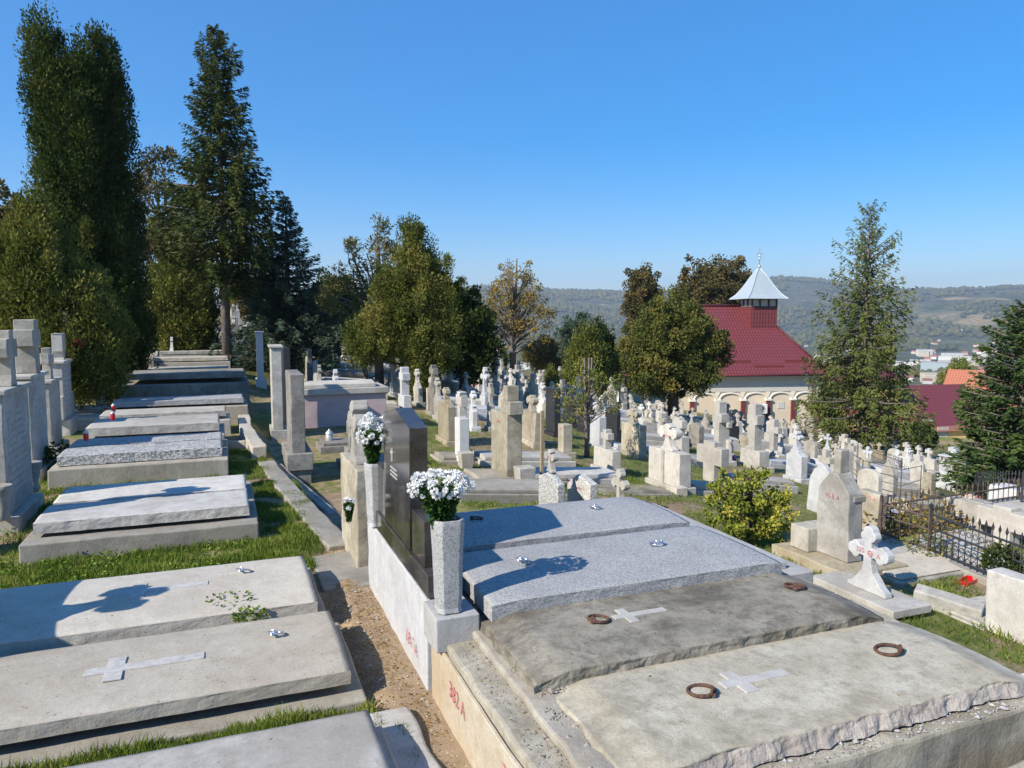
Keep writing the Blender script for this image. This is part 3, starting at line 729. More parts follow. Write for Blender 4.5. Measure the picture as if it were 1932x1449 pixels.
def ring(parent, x, y, z, mat='rust', r=0.055, t=0.008, rz=0.0, tilt=0.12):
    mb = MB(); mb.torus((0, 0, 0), r, t, 'z', 28, 8)
    o = mb.build('lifting_ring', M[mat], parent, loc=(x, y, z + t + abs(math.sin(tilt)) * r * .9), rot=(0, tilt, rz))
    e = MB(); e.torus((-r, 0, 0.006), t * 1.5, t * 0.8, 'x', 14, 6); e.lathe([(t * 2, -0.012), (t * 1.8, 0), (t * .8, .004)], -r, 0, 10)
    e.build('eye_bolt', M[mat], o)
    return o
def flat_cross(parent, x, y, z, L=0.34, arm=0.17, w=0.05, h=0.012, mat='white_cross', rz=0.0, head=0.25):
    mb = MB(); p = [(0, -w / 2), (head * L - w * .5, -w / 2), (head * L - w * .5, -arm / 2), (head * L + w * .6, -arm / 2), (head * L + w * .6, -w / 2), (L, -w / 2)]
    p = p + [(a, -b) for a, b in reversed(p)]
    n = len(p); vs = [(a - L / 2, b, 0) for a, b in p] + [(a - L / 2, b, h) for a, b in p]
    fs = [tuple(range(n - 1, -1, -1)), tuple(range(n, 2 * n))] + [(i, (i + 1) % n, n + (i + 1) % n, n + i) for i in range(n)]
    mb.add(vs, fs)
    return mb.build('inlaid_cross', M[mat], parent, bevel=0.002, loc=(x, y, z), rot=(0, 0, rz))

def cross_pts(w, h, s, kind='latin', z0=0.0, arm_z=None, foot=.62):
    """outline (y,z) of a cross: width w, height h, stem half width s"""
    az = (arm_z if arm_z is not None else 0.66) * h; a = w / 2
    if kind == 'trefoil': s = min(s, w * .095)
    if kind == 'latin':
        p = [(s, 0), (s, az - s), (a, az - s), (a, az + s), (s, az + s), (s, h)]
    elif kind == 'trefoil':
        def lobe(L0, L1, flip):   # outline along an arm from its root to its tip, on one side
            d = L1 - L0
            return [(L0, s), (L0 + d * .25, s * .95), (L0 + d * .34, s * 1.6), (L0 + d * .50, s * 1.95), (L0 + d * .66, s * 1.75), (L0 + d * .76, s * 1.3), (L0 + d * .90, s * 1.1), (L0 + d * .98, s * .6), (L1, 0.0)]
        p = [(a * foot, 0), (a * foot * .96, .06 * h), (a * foot * .68, .13 * h), (s * 1.5, .30 * h), (s * 1.05, .42 * h), (s, az - s)]
        right = [(u, az - v) for u, v in lobe(s, a, 0)]
        p += right[1:] + [(u, az + v) for u, v in reversed(lobe(s, a, 0)[:-1])]
        top = [(v, z) for z, v in lobe(az + s, h, 0)]
        p += top[1:-1]
        pts = p + [(0, h)] + [(-y, z) for y, z in reversed(p)]
        return [(y, z + z0) for y, z in pts]
    elif kind == 'flared':
        p = [(a * .55, 0), (a * .45, .08 * h), (s * 1.1, .34 * h), (s, az - s), (a * .6, az - s * 1.0), (a, az - s * 1.7), (a, az + s * 1.7), (a * .6, az + s), (s, az + s), (s * 1.6, h)]
    elif kind == 'pillow':
        p = [(s * 1.5, 0), (s, h * .2), (s, az - s * 1.2), (a, az - s * 1.2), (a * 1.08, az), (a, az + s * 1.2), (s, az + s * 1.2), (s, h * .97)]
    pts = p + [(-y, z) for y, z in reversed(p)]
    return [(y, z + z0) for y, z in pts]
def stone_pts(W, H, kind):
    a = W / 2
    if kind == 'rect': p = [(a, 0), (a, H)]
    elif kind == 'gable': return [(a, 0), (a, H * .84), (0, H), (-a, H * .84), (-a, 0)]
    elif kind == 'round': p = [(a, 0), (a, H * .78)] + [(a * math.cos(t), H * .78 + H * .22 * math.sin(t)) for t in (.4, .8, 1.2)]
    elif kind == 'shoulder': p = [(a, 0), (a, H * .78), (a * .8, H * .80), (a * .55, H * .88), (a * .42, H)]
    elif kind == 'taper': p = [(a, 0), (a * .82, H)]
    elif kind == 'point': return [(a, 0), (a * .95, H * .68), (a * .6, H * .86), (0, H), (-a * .6, H * .86), (-a * .95, H * .68), (-a, 0)]
    elif kind == 'slant': return [(a, 0), (a, H * .72), (a * .1, H), (-a, H * .9), (-a, 0)]
    return p + [(-y, z) for y, z in reversed(p)]

def headstone(kind, W, H, T, mat, label, loc, rz=0.0, group=None, cat='headstone', stone='rect', cross=None, ch=0.4, cw=0.4, cs=0.05, ct=None, plinth=0.12, cornice=False, seed=0, near=False, number=None, ns=0.09, tilt=(0, 0), cmat=None, pedestal=0.0, name='headstone', rib=False):
    """broad faces look along x; the back (-x) is what the camera mostly sees"""
    if kind == 'pillar' and name == 'headstone': name = 'grave_cross'; cat = 'grave cross'
    t = thing(name, label, cat, loc, rz, group)
    t.rotation_euler = (tilt[0], tilt[1], rz)
    bv = min(0.012, T * .12); rough = 0.006 if near else 0.0; sub = 0.05 if near else 0.0
    z = 0.0
    if plinth > 0:
        MB().box(-T * .5 - .05, T * .5 + .08, -W / 2 - .05, W / 2 + .05, -0.35, plinth).build('plinth', M[mat], t, bv, rough, sub, seed); z = plinth + .0015
    if kind == 'stone':
        mb = MB(); mb.prism([(y, q + z) for y, q in stone_pts(W, H - z, stone)], -T / 2, T / 2)
        mb.build('stone', M[mat], t, bv, rough, sub, seed + 1); z = H
        if rib:
            MB().box(-T / 2 - .03, -T / 2 + .001, -.035, .035, plinth, H + .0).build('centre_rib', M[mat], t, .004)
        if cornice:
            MB().box(-T / 2 - .04, T / 2 + .04, -W / 2 - .04, W / 2 + .04, H - .001, H + .05).build('cornice', M[mat], t, bv); z = H + .051
    elif kind == 'pillar':      # tall block pillar that carries or forms the cross
        if pedestal:
            MB().box(-T * .62, T * .62, -W * .40, W * .40, z, z + pedestal, 0, .01, .02).build('pedestal', M[mat], t, bv, rough, sub, seed); z += pedestal + .0015
    if cross:
        c = ct or T * .7
        mb = MB(); mb.prism(cross_pts(cw, ch, cs, cross, z), -c / 2, c / 2)
        mb.build('cross', M[cmat or mat], t, min(.008, c * .1), rough * .6, sub * .8, seed + 2)
    if number:
        q = number if isinstance(number, tuple) else (number, H * .8)
        x = -T / 2 - .004 - (.004 if near else 0)
        text_mesh('painted_number', q[0], ns, 'red_paint', t, (x, 0, q[1]), BACK)
    return t
def tomb(label, loc, L=2.1, W=0.95, hb=0.25, hl=0.14, mat='slab_grey', lmat=None, group=None, rz=0.0, rings=0, seed=0, name='grave_slab', inset=.07, two=False, near=False):
    t = thing(name, label, 'grave slab', loc, rz, group)
    MB().box(0, L, -W / 2, W / 2, -.3, hb).build('kerb_base', M[mat], t, .012, .004 if near else 0, .08 if near else 0, seed)
    lm = lmat or mat
    if not near: t.rotation_euler = (0, math.atan((near_ground(loc[0] + .2, loc[1]) - near_ground(loc[0] + L, loc[1])) / (L - .2)) * .85, rz); t.location.z = near_ground(loc[0] + .2, loc[1]) - .04
    mb = MB(); w = W / 2 - inset
    mb.prism([(-w, hb + .0015), (w, hb + .0015), (w, hb + hl * .75), (w * .4, hb + hl), (-w * .4, hb + hl), (-w, hb + hl * .75)], inset, L - inset)
    mb.build('lid', M[lm], t, .012, .003 if near else 0, .08 if near else 0, seed + 1)
    if rings: ring(t, L * .75, 0, hb + hl, 'chrome')
    return t

# ---------------------------------------------------------------- right foreground: the two big tombs
G_TOMB = 'concrete tombs right of the soil path'
t = thing('family_tomb', 'weathered double concrete tomb with broken edges and rusty rings, nearest on the right', 'tomb', (1.2, 2.42, -2.0))
def W(x, y, z): return (x - 1.2, y - 2.42, z + 2.0)
mb = MB(); mb.box(0, 2.86, .0, 2.0, -.85, .03); mb.build('kerb_base', M['slab_b'], t, .02, .010, .06, 3)
mb = MB(); mb.box(-.028, -.004, .35, 2.02, -.8, -.02); mb.build('ochre_face', M['ochre'], t, .006, .004, .06, 8)
mb = MB(); mb.box(.16, 2.70, .15, 1.98, .03, .085); mb.build('inner_kerb', M['kerb'], t, .015, .012, .05, 5)
l1 = lid(t, *W(1.42, 3.765, -1.795), 2.36, .86, .16, 'slab_dark', .018, 4, None, ends=.045, chip=.011, nx=110, ny=40)
l2 = lid(t, *W(1.50, 2.93, -1.855), 2.45, .84, .10, 'slab_b', .022, 9, 'crumble', ends=.04, chip=.016, chip_front=.03, nx=300, ny=46)
l1['label'] = 'darker slab lid with a chipped long edge'; l2['label'] = 'paler slab lid with a crumbling front edge'
ring(t, *W(2.03, 3.80, -1.800), r=.062, t=.0095, rz=.5)
ring(t, *W(3.50, 3.80, -1.795), r=.062, t=.0095, rz=.9)
ring(t, *W(2.16, 2.96, -1.862), r=.066, t=.0095, rz=2.0)
ring(t, *W(3.40, 2.96, -1.858), r=.066, t=.0095, rz=2.6)
flat_cross(t, *W(2.31, 3.80, -1.800), L=.36, arm=.20, w=.055)
flat_cross(t, *W(2.50, 2.98, -1.862), L=.40, arm=.22, w=.07)
text_mesh('painted_number', '382 A', .13, 'red_paint', t, (-.034, 1.45, -.16), BACK)
text_mesh('painted_number', '382', .13, 'red_paint', t, (-.034, .62, -.14), BACK)
# neighbouring slab in the corner of the picture
t = thing('grave_slab', 'low concrete slab in the bottom right corner, below the broken tomb edge', 'grave slab', (1.7, 1.35, -2.3))
mb = MB(); mb.box(0, 2.6, 0, .98, -.2, .12); mb.build('kerb_base', M['kerb'], t, .02, .006, .08, 5)
lid(t, .15, .5, .22, 2.3, .8, .10, 'slab_b', .012, 19, ends=.02, chip=.015)

t = thing('family_tomb', 'light grey terrazzo double tomb beside the black granite headstone', 'tomb', (1.14, 4.48, -1.95))
def W(x, y, z): return (x - 1.14, y - 4.48, z + 1.95)
MB().box(.26, 3.02, -.16, 2.1, -1.0, .02).build('kerb_base', M['plaster_white'], t, .01, .003, .1, 12)
MB().box(.02, .255, .02, 2.10, -1.0, .15).build('foundation_wall', M['plaster_white'], t, .008, .006, .06, 13)
MB().box(0.34, 2.86, -.04, 2.02, .02, .07).build('inner_kerb', M['terrazzo'], t, .005)
g1 = lid(t, *W(1.47, 4.63, -1.715), 2.20, 1.02, .13, 'terrazzo', .014, 20, ends=.012, chip=.003)
g2 = lid(t, *W(1.50, 5.72, -1.70), 2.16, .98, .13, 'terrazzo', .020, 21, ends=.012, chip=.003)
ring(t, *W(1.92, 4.72, -1.712), 'chrome', .045, .007, rz=.4, tilt=.3); ring(t, *W(3.0, 4.72, -1.712), 'chrome', .045, .007, rz=2.6, tilt=.3)
ring(t, *W(1.95, 5.85, -1.70), 'rust', .05, .007, rz=.2); ring(t, *W(3.05, 5.80, -1.70), 'chrome', .045, .007, rz=1.2, tilt=.3)
text_mesh('painted_number', '18-7 A', .12, 'red_paint', t, (.009, .42, -.30), BACK)
MB().box(-.004, .27, -.30, .02, -.07, .145).build('end_block', M['plaster_white'], t, .008, .004, .05, 15)
# black granite monument on that wall
t = thing('granite_headstone', 'polished dark brown granite headstone standing on the white wall between two flower pots', 'headstone', (1.17, 4.50, -1.795))
MB().box(0, .16, 0, 2.02, 0, .15).build('long_base', M['granite'], t, .003)
MB().box(.02, .14, .16, .50, .152, .46).build('side_block', M['granite'], t, .003)
MB().box(.02, .14, 1.44, 1.84, .152, .56).build('side_block', M['granite'], t, .003)
mb = MB(); mb.prism([(.56, .152), (1.40, .152), (1.44, 1.03), (.98, 1.12), (.52, 1.03)][::1], .015, .145); mb.build('stone', M['granite'], t, .003)
mb = MB()
mb.box(-.001, .012, 1.06, 1.075, .70, .80); mb.box(-.0013, .012, 1.035, 1.10, .765, .778)
rr = random.Random(3)
for r_ in range(3):
    y = 1.16
    while y > .94:
        w = rr.uniform(.012, .025); mb.box(.010, .0135, y - w, y, .64 - r_ * .03, .652 - r_ * .03); y -= w + .008
mb.build('engraved_inscription', M['engraving'], t, 0)

def flower_pot(label, x, y, z, H=.50, w0=.085, w1=.115, rz=0.0):
    t = thing('flower_pot', label, 'flower pot', (x, y, z), rz)
    prof = [(w0 * 1.0, 0), (w0 * .92, .03), (w0, .10), (w1 * .88, H * .55), (w1, H * .96), (w1 * .97, H), (w1 * .8, H), (w1 * .78, H - .03)]
    mb = MB(); n = 8; vs = []; fs = []
    for r_, zz in prof:
        for k in range(8):
            sx = [1, 1, .62, -.62, -1, -1, -.62, .62][k]; sy = [-.62, .62, 1, 1, .62, -.62, -1, -1][k]
            vs.append((sx * r_, sy * r_, zz))
    for i in range(len(prof) - 1):
        for k in range(8): fs.append((i * 8 + k, i * 8 + (k + 1) % 8, (i + 1) * 8 + (k + 1) % 8, (i + 1) * 8 + k))
    fs.append(tuple(range(7, -1, -1))); fs.append(tuple((len(prof) - 1) * 8 + k for k in range(8)))
    mb.add(vs, fs); mb.build('pot_body', M['terrazzo_pot'], t, .004, .0015, .03, 5)
    MB().lathe([(w1 * .62, H - .028), (w1 * .62, H - .02)], 0, 0, 12).build('soil_fill', M['bark'], t)
    return t
flower_pot('tall tapered terrazzo flower pot at the near end of the white wall', 1.245, 4.30, -1.80, .58, .078, .094)
flower_pot('tall tapered terrazzo flower pot half hidden behind the granite headstone', 1.20, 6.32, -1.79, .55, .085, .10)

def bloom_mesh(r, mat, petals=44, seed=0):
    g = np.random.default_rng(seed); n = petals
    u = unit(g.normal(size=(n, 3))); u[:, 2] = np.abs(u[:, 2]) * 1.0 - .15; u = unit(u)
    P = u * r * .62; return leaf_mesh('bloom', P, u + g.normal(size=(n, 3)) * .15, r * .85, r * .34, g.random(n), M[mat])
BL = [bloom_mesh(.030, 'petal', 46, i) for i in range(3)]
def bouquet(label, c, rx, ry, rz_, n, seed, stem_z, mat_leaf='bouquet', blooms=BL, cat='flowers', sc=1.0, lean=(0, 0)):
    rr = random.Random(seed); g = np.random.default_rng(seed)
    t = thing('flower_bouquet', label, cat, (c[0], c[1], stem_z))
    h = c[2] - stem_z
    m = 1100
    s = g.random(m); ang = g.random(m) * 6.283; rad = np.sqrt(g.random(m)) * (0.25 + .75 * s)
    P = np.stack([np.cos(ang) * rad * rx * .85 + lean[0] * s, np.sin(ang) * rad * ry * .85 + lean[1] * s, s * h * 1.05], 1)
    D_ = np.stack([np.cos(ang), np.sin(ang), g.normal(size=m) * .6], 1)
    o = bpy.data.objects.new('leaves', leaf_mesh('leaves', P, D_, .045 * sc, .022 * sc, g.random(m), M[mat_leaf])); link(o, t)
    mb = MB()
    for k in range(14):
        a = rr.uniform(0, 6.28); q = rr.uniform(.2, .9)
        mb.tube([(0, 0, -.03), (math.cos(a) * rx * q * .3, math.sin(a) * ry * q * .3, h * .5), (math.cos(a) * rx * q + lean[0], math.sin(a) * ry * q + lean[1], h)], .003, 5)
    mb.build('stems', M[mat_leaf], t)
    pts = []
    tries = 0
    while len(pts) < n and tries < 6000:
        tries += 1
        v = Vector((rr.gauss(0, 1), rr.gauss(0, 1), rr.gauss(0, 1))).normalized()
        if v.z < -.55: continue
        p = Vector((v.x * rx, v.y * ry, v.z * rz_)) * rr.uniform(.88, 1.05)
        if any((p - q).length < .030 * sc for q, _ in pts): continue
        pts.append((p, v))
    for p, v in pts:
        b = bpy.data.objects.new('bloom', rr.choice(blooms)); link(b, t)
        b.location = (p.x + lean[0], p.y + lean[1], p.z + h)
        b.rotation_euler = v.to_track_quat('Z', 'Y').to_euler(); k = rr.uniform(.6, 1.3) * sc; b.scale = (k, k, k)
    return t
bouquet('big bunch of white chrysanthemums in the near flower pot', (1.20, 4.30, -1.02), .19, .15, .085, 66, 5, -1.29)
bouquet('tall bunch of white chrysanthemums in the far flower pot beside the granite headstone', (1.17, 6.32, -.98), .13, .13, .15, 44, 9, -1.28)
bouquet('few white chrysanthemums drooping against the far end of the white wall', (1.02, 6.75, -1.70), .05, .05, .05, 7, 14, -1.85)

LEFT0 = set(o.name for o in COL.objects)
# ---------------------------------------------------------------- left terrace graves
def left_grave(label, y0, y1, x0, x1, base_z, base_h, lids, mat='slab_warm', bm=None, seed=1, bowed=.0, chip=.006, crosses=(), rings=(), T=.12, camber=.02, rz=0.0, bmarg=.07):
    t = thing('grave_slab', label, 'grave slab', (x0, y0, base_z), rz)
    MB().box(-bmarg, x1 - x0 + bmarg, -bmarg, y1 - y0 + bmarg, -.45, base_h).build('kerb_base', M[bm or mat], t, .012, .005, .09, seed)
    zt = 0
    for (a, b, z) in lids:
        lid(t, 0, (a + b) / 2 - y0, z - base_z, x1 - x0, b - a, min(T, z - base_z - base_h - .002), mat, camber, seed + int(a), chip=chip, bowed=bowed)
    for (x, y, z, L, a) in crosses: flat_cross(t, x - x0, y - y0, z - base_z, L, a, .075, .008, 'tin', head=.24)
    for (x, y, z) in rings: ring(t, x - x0, y - y0, z - base_z, 'chrome', .042, .0065, rz=1.0, tilt=.35)
    return t
left_grave('pale concrete slab cut by the bottom edge of the picture, left of the soil path', 2.30, 3.22, -1.7, .56, -2.05, .17, [(2.34, 3.25, -1.75)], 'slab_grey', None, 31, chip=.003)
left_grave('warm concrete slab with metal cross and steel ring, second from bottom on the left', 3.66, 4.55, -1.75, .55, -2.06, .15, [(3.68, 4.52, -1.755)], 'slab_warm', 'kerb', 32, .0,
           crosses=[(-.42, 4.06, -1.757, .55, .26)], rings=[(.22, 4.18, -1.757)], T=.10, chip=.0025, camber=.028)
left_grave('warm slab with metal cross and a weed on its edge, third from bottom left', 4.72, 5.68, -1.75, .50, -2.06, .15, [(4.66, 5.64, -1.745)], 'slab_warm', 'kerb', 33, .0,
           crosses=[(-.42, 5.18, -1.749, .55, .26)], rings=[(.08, 5.32, -1.749)], T=.12, chip=.0025, camber=.028)
left_grave('double concrete grave with two pale lids on one high kerb, fourth on the left', 6.86, 8.55, -1.50, .17, -2.05, .25, [(6.95, 7.60, -1.665), (7.72, 8.42, -1.675)], 'slab_grey', 'kerb', 34, T=.10, chip=.004, camber=.006)
left_grave('rough dark terrazzo grave on a high concrete kerb, half in shadow', 9.75, 11.25, -1.85, -.06, -2.05, .32, [(9.85, 10.52, -1.60), (10.60, 11.2, -1.60)], 'chips', 'kerb', 35, T=.12, chip=.004, camber=.004)
left_grave('whitish double grave slab with a stepped lid behind the dark terrazzo grave', 11.75, 13.0, -1.85, -.10, -2.05, .33, [(11.82, 12.92, -1.54)], 'slab_grey', 'slab_grey', 36, T=.13, chip=.003, camber=.006)
left_grave('thin pale slab with a candle on it, in the shade of the arborvitae', 13.4, 14.3, -1.9, .0, -2.05, .34, [(13.45, 14.25, -1.56)], 'slab_grey', 'slab_grey', 37, T=.10, chip=.003, camber=.006)
left_grave('bluish shaded slab level with the foot of the arborvitae', 14.8, 15.8, -1.9, .32, -2.0, .36, [(14.9, 15.7, -1.50)], 'terrazzo', 'kerb', 38, T=.10, chip=.003, camber=.006)
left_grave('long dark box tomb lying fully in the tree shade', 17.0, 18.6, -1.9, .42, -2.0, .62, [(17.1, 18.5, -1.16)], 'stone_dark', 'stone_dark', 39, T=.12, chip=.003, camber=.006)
for i, y in enumerate((19.6, 21.0, 22.5, 24.2, 25.8, 27.6, 29.5, 31.5)):
    z = near_ground(-1, y * KL) / KL
    left_grave(['thin pale slab just behind the long dark box tomb', 'pale slab left of the tall spruce trunk, nearer one', 'slab with sunlit edge left of the tall spruce trunk', 'grey slab behind the spruce trunk, fourth beyond the box tomb',
                'raised slab in the sun beyond the spruce trunk', 'bluish slab further up the left row', 'high kerb slab near the top of the left row', 'last visible slab at the top of the left row'][i],
               y, y + .95, -1.9, .1, z - .05, .28 + .12 * (i % 3), [(y + .05, y + .9, z + .36 + .12 * (i % 3))], ['slab_grey', 'stone', 'slab_warm'][i % 3], None, 50 + i, T=.10, chip=.003, camber=.006)
# soil basin kerb next to the row and the retaining kerbs
def kerb(name, label, pts, w, h, mat='kerb', seed=1, cat='kerb'):
    """kerb along a polyline of (x,y,ztop)"""
    o = pts[0]; t = MB()
    for (a, b) in zip(pts, pts[1:]):
        d = Vector((b[0] - a[0], b[1] - a[1], 0)).normalized(); s = Vector((-d.y, d.x, 0)) * w / 2
        vs = []
        for p in (a, b):
            q = Vector((p[0] - o[0], p[1] - o[1], p[2] - o[2]))
            vs += [q + s, q - s, q - s - Vector((0, 0, h)), q + s - Vector((0, 0, h))]
        t.add(vs, [(0, 1, 2, 3), (7, 6, 5, 4), (0, 4, 5, 1), (1, 5, 6, 2), (2, 6, 7, 3), (3, 7, 4, 0)])
    ob = t.build(name, M[mat], None, .015, .012, .07, seed, loc=o)
    return tag(ob, label, cat)
kerb('retaining_kerb', 'near mossy concrete retaining kerb beside the grass strip, left of the white wall', [(.88, 6.30, -1.93), (.66, 8.4, -1.93), (.48, 10.5, -1.93)], .22, .6, 'kerb', 3)
kerb('retaining_kerb', 'upper concrete kerb running on towards the pale tombs', [(.42, 10.9, -1.80), (.30, 13.2, -1.82), (.34, 17.5, -1.80)], .20, .6, 'slab_warm', 4)
kerb('low_wall', 'low sloping concrete wall top that drops from the kerb into the lower path', [(.62, 10.45, -1.98), (1.10, 8.6, -2.22), (1.36, 7.6, -2.38)], .13, .5, 'stone_dark', 5)
kerb('path_slab', 'cracked concrete slab at the end of the near retaining kerb', [(.80, 6.10, -1.93), (.82, 5.30, -1.94)], .42, .35, 'kerb', 6, 'slab')
kerb('path_slab', 'thin concrete edge slab at the corner of the lowest left grave', [(.70, 3.45, -1.90), (.72, 2.4, -1.92)], .20, .3, 'slab_grey', 7, 'slab')
kerb('grave_border', 'empty concrete grave border beside the upper kerb', [(-.0, 12.0, -1.86), (.28, 11.9, -1.86), (.26, 13.4, -1.86)], .08, .3, 'slab_warm', 8, 'border')

# left headstones (their inscribed fronts look to the right)
def inscription(parent, x, y0, y1, z0, z1, rows, mat='engraving', seed=1):
    rr = random.Random(seed); mb = MB(); h = (z1 - z0) / rows
    for r_ in range(rows):
        z = z1 - (r_ + .5) * h; y = y0 + rr.uniform(0, .04)
        while y < y1 - .02:
            w = rr.uniform(.012, .028); mb.box(x - .004, x + .0025, y, y + w, z - h * .28, z + h * .28); y += w + (.01 if rr.random() < .8 else .03)
    return mb.build('inscription', M[mat], parent)
t = headstone('stone', .95, 1.30, .17, 'stone', 'big grey headstone with a thick stepped cross, cut by the left picture edge', (-1.97, 8.38, -2.0), 0, None, stone='rect', cross='pillow', ch=.55, cw=.36, cs=.075, ct=.16, plinth=.18, cornice=True, near=True, seed=3)
inscription(t, .088, -.38, .30, .35, 1.15, 12)
for s in (-.58, .58):
    MB().lathe([(.05, .18), (.07, .22), (.05, .27), (.085, .45), (.10, .50), (.08, .50)], .06, s, 12).build('side_vase', M['stone'], t)
t = headstone('stone', .85, 1.25, .18, 'stone', 'dark grey headstone with a boxy cross behind the big left one', (-2.26, 10.7, -1.98), 0, None, stone='rect', cross='latin', ch=.66, cw=.40, cs=.10, ct=.22, plinth=.15, cornice=True, near=True, seed=5)
inscription(t, .093, -.3, .3, .5, 1.0, 7)
t = headstone('stone', .7, 1.05, .16, 'stone', 'narrow grey headstone squeezed between two bigger left ones', (-2.4, 12.5, -1.98), 0, None, stone='rect', plinth=.14, cornice=True, seed=6, cross='flared', ch=.45, cw=.34, cs=.05)
t = headstone('stone', .72, 1.22, .2, 'slab_grey', 'pale granite headstone with a pitched top in front of the arborvitae', (-2.62, 14.6, -1.98), 0, None, stone='rect', plinth=.28, cornice=True, near=True, seed=7, cross='flared', ch=.45, cw=.26, cs=.09, ct=.16)
inscription(t, .103, -.26, .26, .5, 1.25, 9, 'white_wash')
for s in (-.42, .42): MB().box(-.07, .11, s - .07, s + .07, .28, .68).build('side_block', M['slab_grey'], t, .01)
bouquet('red flowers leaning against the cross of the pale granite headstone', (-2.45, 15.0, -.42), .08, .08, .10, 9, 31, -.65, blooms=[bloom_mesh(.03, 'petal_red', 30, 7)], sc=1.2)
t = thing('wooden_post', 'thin grey wooden post in front of the arborvitae', 'post', (-2.6, 15.2, -1.98)); MB().box(-.04, .04, -.05, .05, -.2, 2.1).build('post', M['wood'], t, .004)
for i, (y, h, st) in enumerate([(16.6, .62, 'round'), (17.6, .9, 'gable'), (18.8, 1.1, 'shoulder')]):
    headstone('stone', .6, h, .12, 'stone', ['small rounded headstone in the arborvitae shade, nearer one', 'pointed headstone in the arborvitae shade', 'shouldered headstone at the right foot of the slim arborvitae'][i], (-2.3, y, near_ground(-2.3 * KL, y * KL) / KL), 0, None, stone=st, plinth=.1, seed=i)
# headstones left of the frame whose shadows fall on the near slabs
for y, W_, H_ in ((2.75, .9, .70), (3.85, .8, .66)):
    headstone('stone', W_, H_, .16, 'stone', 'low grey headstone just outside the left side of the picture', (-2.1, y, -1.97), 0, 'headstones left of the near slabs', stone='shoulder', plinth=.16, seed=int(y))
t = headstone('stone', 1.3, 1.03, .16, 'stone', 'wide grey headstone with a cross at the head of the third left slab', (-2.1, 4.84, -1.97), 0, None, stone='rect', plinth=.16)
mb = MB(); mb.prism([(y - .22, z) for y, z in cross_pts(.40, .46, .055, 'trefoil', 1.03)], -.06, .06); mb.build('cross', M['stone'], t, .006)
headstone('stone', .34, 1.25, .22, 'stone', 'narrow grey pillar stone with a cross at the head of the double pale grave', (-2.15, 7.22, -1.97), 0, None, stone='taper', cross='trefoil', ch=.5, cw=.42, cs=.05, ct=.14, plinth=.12, seed=61)
# weed on the slab
def weed(label, x, y, z, r, h, n, mat='weeds', seed=1, L=.03, cat='plant', name='weed'):
    g = np.random.default_rng(seed); rad = np.sqrt(g.random(n)) * r; a = g.random(n) * 6.283
    P = np.stack([np.cos(a) * rad, np.sin(a) * rad, g.random(n) * h * (1.1 - rad / r * .6)], 1)
    D_ = np.stack([np.cos(a), np.sin(a), g.random(n) * 1.0], 1) + g.normal(size=(n, 3)) * .4
    o = bpy.data.objects.new(name, leaf_mesh(name, P, D_, L * (0.6 + .8 * g.random(n)), L * .7, g.random(n), M[mat])); COL.objects.link(o); o.location = (x, y, z)
    return tag(o, label, cat)
weed('small trailing weed on the front edge of the third slab', -.02, 4.82, -1.75, .14, .04, 45, seed=4, L=.025)
weed('leafy tuft rooted between the second and third slabs', .10, 4.62, -1.80, .10, .07, 90, seed=5, L=.035)
weed('dark clump of weeds at the left end of the dark terrazzo grave', -2.0, 10.9, -1.97, .35, .4, 700, 'thuja', 6, .06)
# everything on the left terrace was measured for a ground 1.97 below the eye; the terrace itself lies at 1.97 * KL
bpy.context.view_layer.update()
for o in list(COL.objects):
    if o.name not in LEFT0 and o.parent is None:
        o.location = o.location * KL; o.scale = (KL, KL, KL)
# ---------------------------------------------------------------- middle graves: individually read from the photograph
HAND = []; HSCR = []
def hs(px, yb, yt, wpx, mat, label, T=.16, cfrac=0.0, **k):
    """headstone whose near lower corner stands on the ground seen at (px,yb)"""
    p = at(px, yb); D = depth(p); th = math.atan2(p.x, p.y)
    Ht = max(.3, z_at(p, yt) - p.z)
    Wd = (wpx * D / F - T * math.cos(th)) / max(.12, math.sin(th))
    Wd = min(max(Wd, .30), 1.9)
    Wd = k.pop('W', Wd)
    ch = Ht * cfrac; H = Ht - ch
    HAND.append((p.x, p.y)); HSCR.append((px, D))
    if 'number' in k and isinstance(k['number'], str): k['number'] = (k['number'], H * .86)
    return headstone(k.pop('kind', 'stone'), Wd, H, T, mat, label, p, k.pop('rz', random.uniform(-.04, .04)), k.pop('group', None), ch=ch, **k), p, Wd, H
def slab_at(p, label, W=.9, L=2.0, hb=.18, hl=.1, mat='slab_grey', off=.25, **k):
    HAND.append((p.x + 1.2, p.y))
    return tomb(label, (p.x + off, p.y, near_ground(p.x + 1.2, p.y)), L, W, hb, hl, mat, **k)
def lantern(label, p, mat='lantern_red', s=.65):
    t = thing('candle_lantern', label, 'candle lantern', p); t.scale = (s, s, s)
    MB().lathe([(.045, 0), (.05, .02), (.05, .13), (.04, .15)], 0, 0, 12).build('glass', M[mat], t)
    MB().lathe([(.052, .15), (.05, .165), (.03, .19), (.012, .20), (.012, .215)], 0, 0, 12).build('lid', M['lantern_cap'], t)
    return t
def vase(label, p, h=.35, mat='stone', s=1.0):
    t = thing('stone_vase', label, 'vase', p)
    MB().lathe([(.08 * s, 0), (.08 * s, .03), (.045 * s, .06), (.10 * s, h * .45), (.12 * s, h * .65), (.07 * s, h * .88), (.11 * s, h), (.09 * s, h)], 0, 0, 14).build('vase_body', M[mat], t)
    return t
